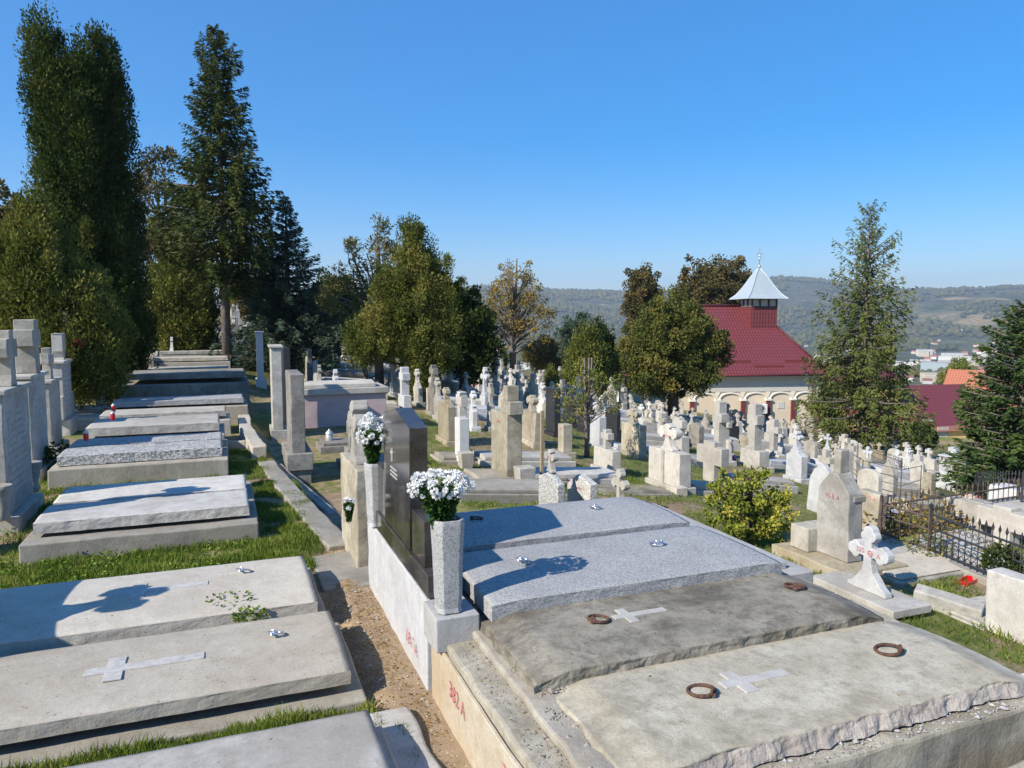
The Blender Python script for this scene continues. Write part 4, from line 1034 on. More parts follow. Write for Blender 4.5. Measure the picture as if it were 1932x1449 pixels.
# --- centre left
q_, p, _, _ = hs(560, 897, 702, 20, 'stone_dark', 'tall stepped grey headstone in front of the pink tomb', T=.22, W=1.25, plinth=.22, near=True, seed=70, pedestal=0)
MB().box(-.2, .22, -.72, .72, .22, .50).build('step', M['stone_dark'], q_, .012)
hs(524, 822, 655, 18, 'stone', 'tall plain grey pillar headstone behind the stepped one', T=.22, W=1.0, plinth=.2, cornice=True, seed=71)
hs(542, 800, 655, 16, 'black_stone', 'dark granite headstone just right of the tall plain pillar', T=.16, W=.7, plinth=.12, seed=72)
hs(492, 728, 628, 20, 'white_wash', 'bright white whitewashed headstone with a plaque right of the spruce trunk', T=.22, W=.8, plinth=.25, seed=73, cornice=True)
p = at(575, 806)
t = thing('pink_tomb', 'pink plastered box tomb with two stacked concrete lids', 'tomb', p)
MB().box(-.05, 1.95, -.15, 1.0, -.3, .78).build('body', M['pink'], t, .01, .004, .1, 2)
MB().box(-.12, 2.02, -.22, 1.05, .782, .93).build('lower_lid', M['slab_grey'], t, .015)
mb = MB(); mb.prism([(-.05, .932), (.9, .932), (.9, 1.02), (.43, 1.08), (-.05, 1.02)], .0, 1.72); mb.build('upper_lid', M['slab_grey'], t, .012)
HAND += [(p.x, p.y), (p.x + 1, p.y), (p.x + 1, p.y + 1)]
t, p, _, _ = hs(764, 770, 687, 22, 'marble', 'white block cross on a square base behind the granite headstone', kind='pillar', T=.20, W=1.0, plinth=.0, pedestal=.42, cfrac=.62, cross='latin', cw=.50, cs=.11, ct=.24)
# concrete cross stone just behind the white wall
t = thing('headstone', 'rough concrete headstone with a lumpy round cross, far end of white wall', 'headstone', (1.25, 7.05, -2.42))
MB().box(-.12, .10, -.05, .95, -.7, .98).build('stone', M['slab_b'], t, .015, .01, .06, 81)
mb = MB(); mb.prism([(y + .35, z) for y, z in cross_pts(.52, .62, .075, 'trefoil', .98)], -.09, .07); mb.build('cross', M['stone'], t, .01, .008, .05, 82)
HAND.append((1.25, 7.3))
t, p, _, _ = hs(668, 905, 797, 10, 'stone_dark', 'blocky dark cross headstone behind the lumpy round cross', T=.22, W=.7, plinth=.2, seed=83, kind='pillar', pedestal=.35, cross='latin', cfrac=.5, cw=.5, cs=.11)
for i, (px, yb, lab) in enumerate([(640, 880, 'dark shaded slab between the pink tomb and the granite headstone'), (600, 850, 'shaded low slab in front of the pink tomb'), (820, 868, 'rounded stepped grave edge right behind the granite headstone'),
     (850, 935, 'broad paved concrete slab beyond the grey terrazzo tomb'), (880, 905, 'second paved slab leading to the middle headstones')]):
    p = at(px, yb); slab_at(p, lab, off=0, hb=.12 + .05 * (i % 2), hl=.08, mat=['stone_dark', 'stone_dark', 'kerb', 'kerb', 'kerb'][i], W=.8 if i < 3 else 1.0, L=1.5 if i < 3 else 1.8)  # first two slabs: dark stone colour stands in for the shade there
# --- middle
t, p, W_, H_ = hs(843, 836, 731, 36, 'stone_yellow', 'leaning pointed headstone with a lichen-yellow edge right of the central cypress', T=.17, cfrac=.2, cross='latin', cw=.3, cs=.045, stone='gable', number='18')
t, p, W_, H_ = hs(872, 874, 739, 28, 'white_wash', 'slender white headstone with a flared cross and a small square planter', T=.2, cfrac=.36, cross='flared', cw=.34, cs=.07, cmat='slab_grey', plinth=.16)
slab_at(p, 'pale slab behind the slender white headstone')
t2 = thing('planter', 'small square concrete planter at the foot of the slender white headstone', 'planter', p + Vector((-.1, -.55, .02))); MB().box(-.1, .1, -.1, .1, 0, .3, 0, -.03, -.03).build('planter_box', M['slab_grey'], t2, .008)
t, p, W_, H_ = hs(893, 812, 737, 18, 'white_wash', 'small white headstone with a budded cross behind the slender white one', T=.14, cfrac=.4, cross='trefoil', cw=.36, cs=.05, stone='shoulder')
t, p, W_, H_ = hs(926, 812, 723, 12, 'stone', 'slim headstone with a pointed cap left of the wide concrete wall stone', T=.14, cfrac=.45, cross='flared', cw=.3, cs=.05, stone='taper')
t, p, W_, H_ = hs(955, 906, 776, 62, 'slab_b', 'wide unpainted concrete headstone wall with a block cross on top and a planter', T=.28, cfrac=.0, near=True, seed=90, number='18-9 A', ns=.08)
mb = MB(); mb.box(-.12, .12, -.55, -.05, H_, H_ + .22); mb.build('cross_arm', M['slab_b'], t, .01, .004, .06)
mb = MB(); mb.box(-.11, .11, -.38, -.18, H_ + .2215, H_ + .48); mb.build('cross_top', M['slab_b'], t, .01, .004, .06)
slab_at(p, 'two pale stacked slabs behind the wide concrete wall stone', mat='slab_grey', W=.85, hb=.16, L=1.9)
t2 = thing('planter', 'small concrete planter at the near corner of the wide concrete wall stone', 'planter', p + Vector((.05, -.75, .02))); MB().box(-.12, .12, -.12, .12, 0, .36, 0, -.03, -.03).build('planter_box', M['stone'], t2, .008)
t, p, W_, H_ = hs(1000, 838, 745, 44, 'slab_b', 'broad leaning concrete headstone with a round cross behind the wooden post', T=.18, cfrac=.33, cross='trefoil', cw=.5, cs=.06, tilt=(0, .05))
t, p, W_, H_ = hs(962, 800, 740, 22, 'slab_grey', 'pale leaning cross headstone left of the broad leaning one', T=.14, cfrac=.45, cross='latin', cw=.4, cs=.06, tilt=(.12, .06))
t, p, W_, H_ = hs(1043, 822, 731, 20, 'black_stone', 'narrow dark stone beside the small pointed arborvitae', T=.18, W=.55)
t = thing('wooden_post', 'thin leaning wooden post standing behind the chip-stone headstones', 'post', at(1022, 925)); MB().box(-.025, .025, -.03, .03, -.2, z_at(at(1022, 925), 775) - at(1022, 925).z).build('post', M['wood'], t, .003)
t, p, W_, H_ = hs(1066, 862, 800, 26, 'slab_b', 'plain square concrete pillar stone left of the young acacia', T=.22, number='18')
t, p, W_, H_ = hs(1128, 846, 759, 32, 'marble', 'whitish marble headstone behind the young acacia', T=.2, cfrac=.3, cross='flared', cw=.35, cs=.06)
slab_at(p, 'pale marble slab behind the young acacia', mat='marble')
# chip stone pair with crosses just beyond the terrazzo tomb
p = at(1040, 985); HAND += [(p.x, p.y), (p.x, p.y - .9), (p.x + 1, p.y)]
t = headstone('stone', .66, z_at(p, 890) - p.z, .11, 'chips', 'grey pebble-dash headstone with a small budded cross beyond the terrazzo tomb', p, 0, None, stone='gable', cross='trefoil', ch=.32, cw=.30, cs=.038, ct=.08, cmat='stone', plinth=0, number=None)
text_mesh('painted_number', '327 A', .05, 'red_paint', t, (-.046, 0, z_at(p, 890) - p.z + .21), BACK)
p = at(1098, 985)
t = headstone('stone', .72, z_at(p, 895) - p.z, .13, 'chips_warm', 'pale pebble-dash headstone with a slanted top and a red number', p, 0, None, stone='slant', plinth=0, number=('18-10 A', (z_at(p, 895) - p.z) * .72), ns=.06)
p = at(1170, 968); HAND.append((p.x, p.y))
t = headstone('pillar', .4, .1, .12, 'stone', 'small weathered budded cross standing beyond the terrazzo tomb', p, 0, None, cross='trefoil', ch=z_at(p, 884) - p.z, cw=.42, cs=.05, ct=.1, plinth=0, near=True, seed=95)
text_mesh('painted_number', '326 A', .06, 'red_paint', t, (-.06, 0, .12), BACK)
p = at(1120, 925); t = tomb('low soil-filled grave border beyond the pebble-dash stones', p, 1.5, .8, .08, .02, 'kerb', 'slab_dark')
t, p, W_, H_ = hs(1145, 893, 846, 52, 'slab_grey', 'low wide concrete wall stone with a tiny cross in front of the marble one', T=.2, cfrac=0)
mb = MB(); mb.prism(cross_pts(.3, .38, .06, 'latin', H_), -.07, .07); mb.build('cross', M['slab_grey'], t, .006)
# --- right of the young acacia
t, p, W_, H_ = hs(1195, 862, 770, 46, 'slab_b', 'yellowish concrete headstone with an ornate cross left of the round tree trunk', T=.2, cfrac=.32, cross='trefoil', cw=.5, cs=.06, number='18')
slab_at(p, 'pale slab behind the yellowish ornate cross stone')
t, p, W_, H_ = hs(1262, 922, 799, 80, 'slab_grey', 'wide two-part concrete headstone with a central rib and a big round ornate cross', T=.26, cfrac=.40, cross='trefoil', cw=.62, cs=.085, ct=.14, number=None, near=True, seed=99, rib=True)
text_mesh('painted_number', '323 A', .075, 'red_paint', t, (-.085, 0, H_ + .27), BACK)
slab_at(p, 'pale slab with a thick lid behind the wide two-part headstone', W=.8, L=1.8, hb=.16)
t2 = thing('stone_block', 'small square stone block at the foot of the wide two-part headstone', 'block', at(1281, 935)); MB().box(-.12, .12, -.1, .1, -.05, .16).build('block', M['slab_warm'], t2, .012, .004, .04)
t, p, W_, H_ = hs(1281, 868, 788, 38, 'slab_grey', 'stepped concrete cross headstone left of the tall pillar crosses', T=.24, cfrac=.42, cross='latin', cw=.44, cs=.10, number=None)
t, p, W_, H_ = hs(1313, 845, 797, 28, 'stone_dark', 'dark pointed headstone with red flowers in front of the chapel', T=.2, stone='gable')
t, p, W_, H_ = hs(1357, 872, 766, 30, 'slab_grey', 'tallest thick pillar cross in front of the chapel, left of the bust', kind='pillar', T=.26, W=.95, cfrac=.82, cross='latin', cw=.44, cs=.12, ct=.24, plinth=.1, pedestal=.3)
t, p, W_, H_ = hs(1343, 908, 830, 40, 'slab_grey', 'broad pale block cross in front of the tallest pillar cross', kind='pillar', T=.2, W=.5, cfrac=.97, cross='latin', cw=.85, cs=.19, ct=.2, plinth=.0)
slab_at(p, 'pale slab behind the broad pale block cross', W=.8, L=1.8)
t, p, W_, H_ = hs(1423, 884, 769, 34, 'slab_grey', 'tall tapering pillar cross with a small iron bar, right of the bust', kind='pillar', T=.28, W=1.05, cfrac=.74, cross='latin', cw=.44, cs=.13, ct=.24, plinth=.12, pedestal=.42)
t, p, W_, H_ = hs(1459, 860, 787, 22, 'slab_grey', 'plain pale latin cross on a block right of the tapering pillar cross', kind='pillar', T=.2, W=.8, cfrac=.8, cross='latin', cw=.62, cs=.11, ct=.2, plinth=.1, pedestal=.1)
p = at(1378, 842)
t = thing('bust_statue', 'black bust of a man on a black stone pedestal before the chapel wall', 'statue', p)
k = (z_at(p, 773) - p.z)
MB().box(-.22, .22, -.26, .26, -.1, k * .56, 0, .02, .02).build('pedestal', M['black_stone'], t, .01)
mb = MB(); z0 = k * .56
mb.lathe([(.17, z0), (.25, z0 + k * .06), (.27, z0 + k * .12), (.20, z0 + k * .18), (.085, z0 + k * .21), (.075, z0 + k * .26), (.10, z0 + k * .29), (.115, z0 + k * .35), (.10, z0 + k * .41), (.04, z0 + k * .44)], 0, 0, 18, 0, .62, 1.0)
mb.tube([(.09, 0, z0 + k * .34), (.125, 0, z0 + k * .315), (.09, 0, z0 + k * .30)], [.012, .02, .012], 6)
mb.build('bust', M['black_stone'], t)
p = at(1374, 870); vase('pale stone urn on a foot beside the tapering pillar cross', p, .62, 'slab_grey', 1.25)
t, p, W_, H_ = hs(1502, 908, 813, 40, 'marble', 'white headstone with shoulders and a small white cross above the leafy shrub', T=.2, cfrac=.36, cross='trefoil', cw=.34, cs=.05, stone='shoulder', near=True, seed=105)
slab_at(p, 'pale slab right behind the white shouldered headstone', mat='marble')
t, p, W_, H_ = hs(1546, 968, 874, 50, 'marble', 'leaning blue-white marble headstone left of the pointed grey pillar', T=.12, stone='point', tilt=(0, .08), plinth=0)
slab_at(p, 'white marble slab beside the pointed grey pillar', mat='marble', W=1.1)
# pointed grey pillar
p = at(1578, 1068); HAND.append((p.x, p.y))
t = thing('headstone', 'pointed grey stained pillar headstone on steps with a broken cross stub', 'headstone', p)
Hh = z_at(p, 925) - p.z
MB().box(-.32, .45, -.42, .55, -.3, .10).build('lower_step', M['stone_yellow'], t, .012, .008, .06, 1)
MB().box(-.20, .26, .18, .42, .102, .34).build('side_block', M['stone'], t, .012, .006, .06, 2)
mb = MB(); mb.prism([(.21, .102), (.19, Hh), (.16, Hh + .04), (.04, Hh + .18), (-.04, Hh + .18), (-.16, Hh + .04), (-.19, Hh), (-.21, .102)][::-1], -.08, .10); mb.build('stone', M['stone'], t, .012, .008, .05, 3)
mb = MB(); mb.box(-.04, .07, -.04, .04, Hh + .17, Hh + .40); mb.build('cross', M['stone'], t, .012, .006, .05, 4)
MB().box(-.02, .13, -.205, .205, Hh - .08, Hh - .02).build('shoulder_moulding', M['stone_dark'], t, .01)
text_mesh('painted_number', '18-8 A', .065, 'red_paint', t, (-.094, 0, Hh - .05), BACK)
t, p, W_, H_ = hs(1530, 838, 788, 24, 'stone_dark', 'brownish tall slab headstone near the porch of the chapel', T=.3)
t, p, W_, H_ = hs(1550, 842, 797, 20, 'slab_grey', 'pale square headstone right of the brownish tall slab one', T=.3)
# --- far right group
t, p, W_, H_ = hs(1675, 958, 868, 32, 'stone', 'tall pointed lichen-grey headstone behind the rusty fence', T=.16, stone='point', near=True, seed=110)
t, p, W_, H_ = hs(1638, 1008, 927, 44, 'slab_b', 'leaning concrete slab headstone with a red number left of the rusty fence', T=.14, stone='rect', tilt=(.05, .06), plinth=0, number='18-13 A', ns=.06)
t, p, W_, H_ = hs(1795, 925, 846, 46, 'marble', 'large white headstone with a cornice and a small cross behind the second fence', T=.22, cornice=True, cfrac=.22, cross='flared', cw=.3, cs=.05)
slab_at(p, 'white slab behind the large corniced headstone', mat='marble', W=1.2)
t, p, W_, H_ = hs(1752, 932, 892, 18, 'slab_b', 'small square pillar block in front of the large corniced headstone', T=.2)
t, p, W_, H_ = hs(1846, 1008, 944, 56, 'stone', 'low wide block cross with a red number and lanterns on it', T=.18, kind='pillar', cfrac=.99, cross='latin', cw=.80, cs=.10, ct=.16, plinth=0, W=.6)
text_mesh('painted_number', '18-14 A', .06, 'red_paint', t, (-.106, 0, .44), BACK)
slab_at(p, 'grey slab behind the low wide block cross', W=1.1)
t, p, W_, H_ = hs(1896, 1030, 954, 56, 'slab_grey', 'pale wide cross headstone at the right edge with a red lantern', T=.2, kind='pillar', cfrac=.99, cross='latin', cw=.56, cs=.10, ct=.16, plinth=0, W=.6)
t, p, W_, H_ = hs(1905, 962, 926, 28, 'white_wash', 'whitewashed block beside the trunk of the dense spruce', T=.3, W=.4, plinth=0)
t, p, W_, H_ = hs(1920, 1205, 1088, 60, 'slab_grey', 'smooth pale upright slab cut by the right edge of the picture', T=.16, W=.42, plinth=0, near=True, seed=120)
t, p, W_, H_ = hs(1712, 905, 845, 20, 'white_wash', 'small white headstone with an urn on top behind the grapevine frame', T=.2, cfrac=.3, cross='trefoil', cw=.25, cs=.05)
t, p, W_, H_ = hs(1692, 900, 852, 22, 'white_wash', 'white budded cross left of the small white headstone with an urn', T=.12, kind='pillar', cfrac=.8, cross='trefoil', cw=.45, cs=.06, pedestal=.1)
# the ornate white cross with the number
p = at(1640, 1170); HAND += [(p.x, p.y), (p.x, p.y + .5)]
t = thing('ornate_cross', 'white budded stone cross with the red number 325 A on a stepped grey plinth', 'cross', (5.05, 4.62, ground(5.05, 4.62)))
zt = -2.28 - t.location.z
q = z_at(Vector((5.05, 4.62, 0)), 1110)
zt = q - t.location.z
MB().box(-.13, .17, -.36, .42, -.2, zt - .09).build('plinth', M['slab_grey'], t, .006)
MB().box(-.19, .23, -.42, .48, zt - .088, zt - .02).build('plinth_cap', M['slab_grey'], t, .008)
hh = z_at(Vector((5.05, 4.62, 0)), 993) - q
mb = MB(); mb.prism(cross_pts(.42, hh + .02, .052, 'trefoil', zt - .018, .60, .98), -.035, .045); mb.build('cross', M['marble'], t, .008, .002, .03, 7)
text_mesh('painted_number', '325', .06, 'red_paint', t, (-.040, .07, zt + hh * .60), BACK)
text_mesh('painted_number', 'A', .06, 'red_paint', t, (-.040, -.12, zt + hh * .58), BACK)
mb = MB(); mb.torus((-.040, -.035, zt + hh * .59), .022, .004, 'x', 16, 5); mb.box(-.043, -.038, -.06, -.01, zt + hh * .59 - .004, zt + hh * .59 + .003); mb.build('painted_ring', M['red_paint'], t)
tomb('flat broken grave slab stretching right behind the ornate white cross', at(1640, 1085), 1.5, .7, .08, .03, 'stone', 'slab_warm', inset=.04)
tomb('low flat concrete slab between the ornate cross and the rusty fence', at(1640, 1050), 1.6, .5, .08, .04, 'slab_grey', inset=.05)
p = at(1788, 1152); t = thing('fallen_stone', 'toppled square stone post lying in the grass beyond the tomb', 'fallen stone', (p.x, p.y, p.z + .06), R(-58))
t.rotation_euler = (R(12), R(6), R(-62)); MB().box(-.25, .25, -.07, .07, -.07, .07).build('stone', M['stone'], t, .012, .006, .05)
tomb('thin flat slab sunk in the grass below the toppled stone post', at(1800, 1165), .9, .5, .04, .03, 'stone', inset=.03)
tomb('small flat slab sunk in the grass near the right edge', at(1872, 1165), .7, .5, .05, .03, 'slab_b', inset=.03)
tomb('pale smooth slab touching the far corner of the broken tomb', Vector((4.4, 2.75, -2.5)), 1.5, .8, .12, .05, 'slab_grey', inset=.03)
# fences
def iron_fence(label, a, b, h, mat='iron', step=.11, scroll=True, tip=True):
    a = Vector(a); b = Vector(b); d = b - a; L = math.hypot(d.x, d.y); rz = math.atan2(d.y, d.x)
    t = thing('iron_fence', label, 'fence', a, rz); sl = d.z / L
    def rail(z): MB().tube([(0, 0, z), (L, 0, z + d.z)], .011, 6, smooth=False).build('rail', M[mat], t)
    for z in (.10, h * .62, h * .90): rail(z)
    n = min(int(L / step), 48)
    mb = MB(); mb.tube([(0, 0, 0), (0, 0, h)], .005, 5)
    if tip: mb.lathe([(.004, h), (.014, h + .03), (.001, h + .08)], 0, 0, 6)
    pk = mb.mesh('picket', M[mat])
    sc = MB()
    if scroll:
        for z, r_ in ((h * .76, .032), (h * .40, .034), (h * .24, .034)): sc.torus((step / 2, 0, z), r_ * .8, .0035, 'y', 12, 5)
    sm_ = sc.mesh('scroll', M[mat]) if scroll else None
    for i in range(n + 1):
        o = bpy.data.objects.new('picket', pk); link(o, t); x = L * i / n; o.location = (x, 0, sl * x)
        if scroll and i < n:
            s_ = bpy.data.objects.new('scroll', sm_); link(s_, t); s_.location = (x, 0, sl * x)
    for x in (0, L):
        MB().box(x - .013, x + .013, -.013, .013, -.1 + sl * x, h + .05 + sl * x).build('post', M[mat], t)
    return t
fa_ = at(1660, 1022); fm = at(1752, 1052); fb = at(1950, 1140)
iron_fence('weathered rusty iron fence section with dry vines, left part of the grave enclosure', fa_, fm, .46, 'old_iron', .11, False)
iron_fence('black wrought iron fence section with scrolls on the near side of the grave enclosure', fm, fb, .50, 'iron', .075)
bk = Vector((fa_.x + 2.3, fa_.y + .1, ground(fa_.x + 2.3, fa_.y)))
iron_fence('rusty iron fence section at the far side of the grave enclosure', fa_ + Vector((.02, .02, 0)), bk, .44, 'old_iron', .09, False)
iron_fence('thin dark iron fence behind the large corniced headstone', at(1640, 880), at(1700, 905), .7, 'iron', .12, False)
iron_fence('low dark fence rail running down to the right edge', at(1800, 925), at(1925, 985), .55, 'iron', .14, False)
iron_fence('yellow painted fence by the house right of the chapel', at(1640, 818), at(1740, 822), 1.1, 'wood', .25, False)
kerb('grave_kerb', 'long concrete kerb under the wrought iron fence', [tuple(fa_ + Vector((0, 0, .07))), tuple(fm + Vector((0, 0, .07))), tuple(fb + Vector((0, 0, .07)))], .14, .3, 'kerb', 12)
# frame of thin iron posts for the vine
def post_frame(label, quad, h, mat='old_iron'):
    t = thing('vine_frame', label, 'iron frame', quad[0]); o = quad[0]
    for q in quad: MB().tube([q - o, q - o + Vector((0, 0, h))], .012, 6).build('post', M[mat], t)
    for a, b in zip(quad, quad[1:]):
        for k in (h * .98, h * .62): MB().tube([a - o + Vector((0, 0, k)), b - o + Vector((0, 0, k))], .008, 5).build('crossbar', M[mat], t)
    return t
post_frame('tall frame of thin rusty iron bars above the graves right of centre', [at(1592, 912), at(1625, 948), at(1697, 970), at(1735, 950)], 1.0)
weed('dry tangled vines inside the rusty fence', *(at(1715, 1025) + Vector((0, .1, 0))), .55, .42, 420, 'dryweed', 11, .05)
weed('second tangle of dry vines along the far side of the rusty fence', *(at(1745, 1000) + Vector((0, 0, 0))), .45, .45, 320, 'dryweed', 12, .05)
weed('bushy yellowing weeds at the corner of the black iron fence', *at(1745, 1050), .25, .3, 380, 'acacia', 13, .035)
weed('dark ivy clump hanging on the black iron fence', *(fm.lerp(fb, .72) + Vector((0, 0, .18))), .16, .26, 500, 'thuja_dark', 14, .04)
# lanterns and flowers
def on(px, py, dz=0.0, D=None): 
    p = at(px, py); return Vector((p.x, p.y, p.z + dz))
def cand(px, ytop, D, label, mat='lantern_red', s=1.0):
    p = atd(px, D); z = z_at(p, ytop) - .21 * s; lantern(label, (p.x, p.y, z), mat, s * .75)
cand(1789, 962, 10.1, 'red candle lantern left of the low wide block cross'); cand(1892, 991, 9.2, 'red candle lantern on the stone at the right edge')
cand(1812, 943, 10.6, 'orange plastic candle lantern beside the low block cross', 'orange_glass', 1.1)
lantern('small red candle in the shade left of the thin pale slab', (-1.75, 13.9, -1.56)); lantern('white topped candle on the whitish double slab', (-1.6, 12.6, -1.54)); lantern('dark red candle at the left end of the dark terrazzo grave', (-1.72, 11.0, -1.6))
lantern('glass lantern under the shaded cross left of the granite headstone', on(622, 850, .1), 'lantern_cap', 1.6)
p = atd(1853, 8.7); pk_ = bloom_mesh(.045, 'petal_pink', 30, 4)
bouquet('pink artificial flowers with pale green leaves tied to the black iron fence', (p.x, p.y, z_at(p, 1010)), .10, .10, .08, 6, 41, z_at(p, 1035), 'blue_spruce', [pk_], sc=1.3)
bouquet('violet flowers lying beside the stone urn', tuple(on(1378, 872, .12)), .14, .14, .05, 9, 43, on(1378, 872).z, 'bouquet', [bloom_mesh(.05, 'petal_violet', 30, 5)], sc=1.5)
bouquet('red and white flowers among the far middle graves', tuple(on(905, 742, .3)), .35, .3, .12, 16, 44, on(905, 742).z, 'bouquet', [bloom_mesh(.08, 'petal_pink', 30, 6), BL[0]], sc=2.2)
p = on(1826, 1100); t = thing('plant_tray', 'red plastic tray lying at the foot of the black iron fence', 'tray', p, .3); t.scale = (.6, .6, .6)
mb = MB(); mb.box(-.18, .18, -.07, .07, 0, .015); mb.box(-.18, .18, -.085, -.07, 0, .06); mb.box(-.18, .18, .07, .085, 0, .06); mb.box(-.195, -.18, -.085, .085, 0, .06); mb.box(.18, .195, -.085, .085, 0, .06); mb.build('tray', M['lantern_red'], t)

# ---------------------------------------------------------------- generic graves in rows
rr = random.Random(42)
KINDS = [   # (name of look, builder)
 ('grey cement headstone with budded cross', dict(kind='stone', W=.62, H=.72, T=.15, mat='stone', stone='shoulder', cross='trefoil', ch=.46, cw=.40, cs=.05)),
 ('pale concrete headstone with flared cross', dict(kind='stone', W=.74, H=.80, T=.17, mat='slab_grey', stone='rect', cross='flared', ch=.42, cw=.38, cs=.055)),
 ('plain block cross on a pedestal', dict(kind='pillar', W=.66, H=.3, T=.18, mat='stone', pedestal=.42, cross='latin', ch=.85, cw=.52, cs=.085, ct=.17)),
 ('rounded grey headstone', dict(kind='stone', W=.62, H=.92, T=.14, mat='stone', stone='round')),
 ('whitewashed headstone with budded cross', dict(kind='stone', W=.58, H=.75, T=.15, mat='white_wash', stone='shoulder', cross='trefoil', ch=.45, cw=.38, cs=.05)),
 ('gabled old cement headstone', dict(kind='stone', W=.70, H=.98, T=.16, mat='slab_b', stone='gable')),
 ('dark polished headstone', dict(kind='stone', W=.70, H=.95, T=.12, mat='black_stone', stone='round')),
 ('wide concrete headstone with low cross', dict(kind='stone', W=1.25, H=.70, T=.2, mat='slab_b', stone='rect', cross='latin', ch=.42, cw=.36, cs=.065)),
 ('tall tapering pillar with flared cross', dict(kind='stone', W=.50, H=1.25, T=.32, mat='slab_grey', stone='taper', cross='flared', ch=.48, cw=.34, cs=.05, ct=.14)),
 ('white marble cross on a pedestal', dict(kind='pillar', W=.55, H=.3, T=.14, mat='marble', pedestal=.35, cross='trefoil', ch=.82, cw=.5, cs=.065, ct=.11)),
 ('stained yellowish headstone with cross', dict(kind='stone', W=.66, H=.78, T=.16, mat='stone_yellow', stone='gable', cross='latin', ch=.38, cw=.32, cs=.045)),
 ('dark old headstone with flared cross', dict(kind='stone', W=.66, H=.85, T=.2, mat='stone_dark', stone='shoulder', cross='flared', ch=.46, cw=.40, cs=.055)),
]
SL = [('pale slab', dict(mat='slab_grey')), ('grey slab', dict(mat='stone')), ('warm concrete slab', dict(mat='slab_warm')), ('white slab', dict(mat='marble')), ('low earth-filled border', dict(mat='kerb', lmat='slab_dark', hl=.03)), ('dark slab', dict(mat='stone_dark'))]
protoH = {}; protoS = {}
ZONES = [(0, 420, 'far up the left side'), (420, 640, 'below the bluish spruce'), (640, 860, 'by the central cypress'), (860, 1050, 'below the autumn tree'),
         (1050, 1200, 'by the young acacia'), (1200, 1400, 'left of the chapel'), (1400, 1560, 'before the chapel'), (1560, 1720, 'under the open spruce'), (1720, 2000, 'near the dense right spruce')]
def zone(px, D):
    for a, b, n in ZONES:
        if a <= px < b: return n + (', far rows' if D > 38 else (', middle rows' if D > 22 else ', near rows'))
    return 'at the picture edge' + (', far rows' if D > 38 else (', middle rows' if D > 22 else ', near rows'))
RANKED = []
ORD = ['second', 'third', 'fourth', 'fifth', 'sixth', 'seventh', 'eighth', 'ninth', 'tenth', 'eleventh', 'twelfth', 'thirteenth', 'fourteenth', 'fifteenth', 'sixteenth', 'seventeenth', 'eighteenth', 'nineteenth', 'twentieth', 'twenty-first', 'twenty-second', 'twenty-third', 'twenty-fourth']
def rank_labels():
    d = {}
    for o, px in RANKED: d.setdefault(o['label'], []).append((px, o))
    for l, v in d.items():
        if len(v) < 2: continue
        v.sort(key=lambda q: q[0])
        for i, (px, o) in enumerate(v):
            o['label'] = l + (', leftmost one' if i == 0 else (', rightmost one' if i == len(v) - 1 else ', %s from left' % ORD[min(i - 1, len(ORD) - 1)]))
def near_hand(x, y, r=.85): return any((x - a) ** 2 + (y - b) ** 2 < r * r for a, b in HAND)
CANDS = []
xr = 5.4
for xi, x0 in enumerate([-9, -6.6, -4.2, -2.3, .6, 2.9, 5.4, 7.9, 10.2, 12.4, 14.6, 16.8, 19.0, 21.2, 23.4, 25.6, 27.8, 30.0, 32.2, 34.5, 37]):
    y = rr.uniform(2.0, 3.0) if x0 > 3 else rr.uniform(9, 11)
    while y < 92:
        y += (rr.uniform(.9, 1.22) if x0 > 5 else rr.uniform(1.05, 1.5)) * (1 + .004 * y)
        x = x0 + rr.uniform(-.25, .25) + .3 * math.sin(y * .11 + x0)
        if rr.random() < .07: continue
        z = near_ground(x, y); px, py, D = project(x, y, z)
        if not (-30 < px < 1960) or D < 10.5: continue
        if x < 0 and (y < 23 and px > 60): continue
        if 55 < px < 420 and D < 24: continue
        if x0 == -2.3 and y < 24: continue
        if x0 == .6 and y < 34: continue
        if x0 == 2.9 and y < 19: continue
        if px > 1100 and D > 52 - (px - 1200) * .0: continue         # chapel and houses
        if px > 1000 and 47 < D: continue
        if px > 1180 and D > 45: continue
        if px > 1560 and D > 40: continue
        if px > 1780 and D > 30: continue
        if D > 84: continue
        if near_hand(x, y) or (D < (12.8 if px < 1560 else 10.8) and px > 1000): continue
        if D < 30 and any(abs(px - a) < 18 and b > D - .5 and b < D + 12 for a, b in HSCR): continue
        if 1280 < px < 1560 and D > 20 and project(x, y, z + 1.0)[1] < 774 and rr.random() < .6: continue
        CANDS.append((D, x, y, z, px))
CANDS.sort(key=lambda c: c[0] * (.62 if c[4] < 640 else 1.0))
CANDS = CANDS[:560]
ns_ = nsl = 0
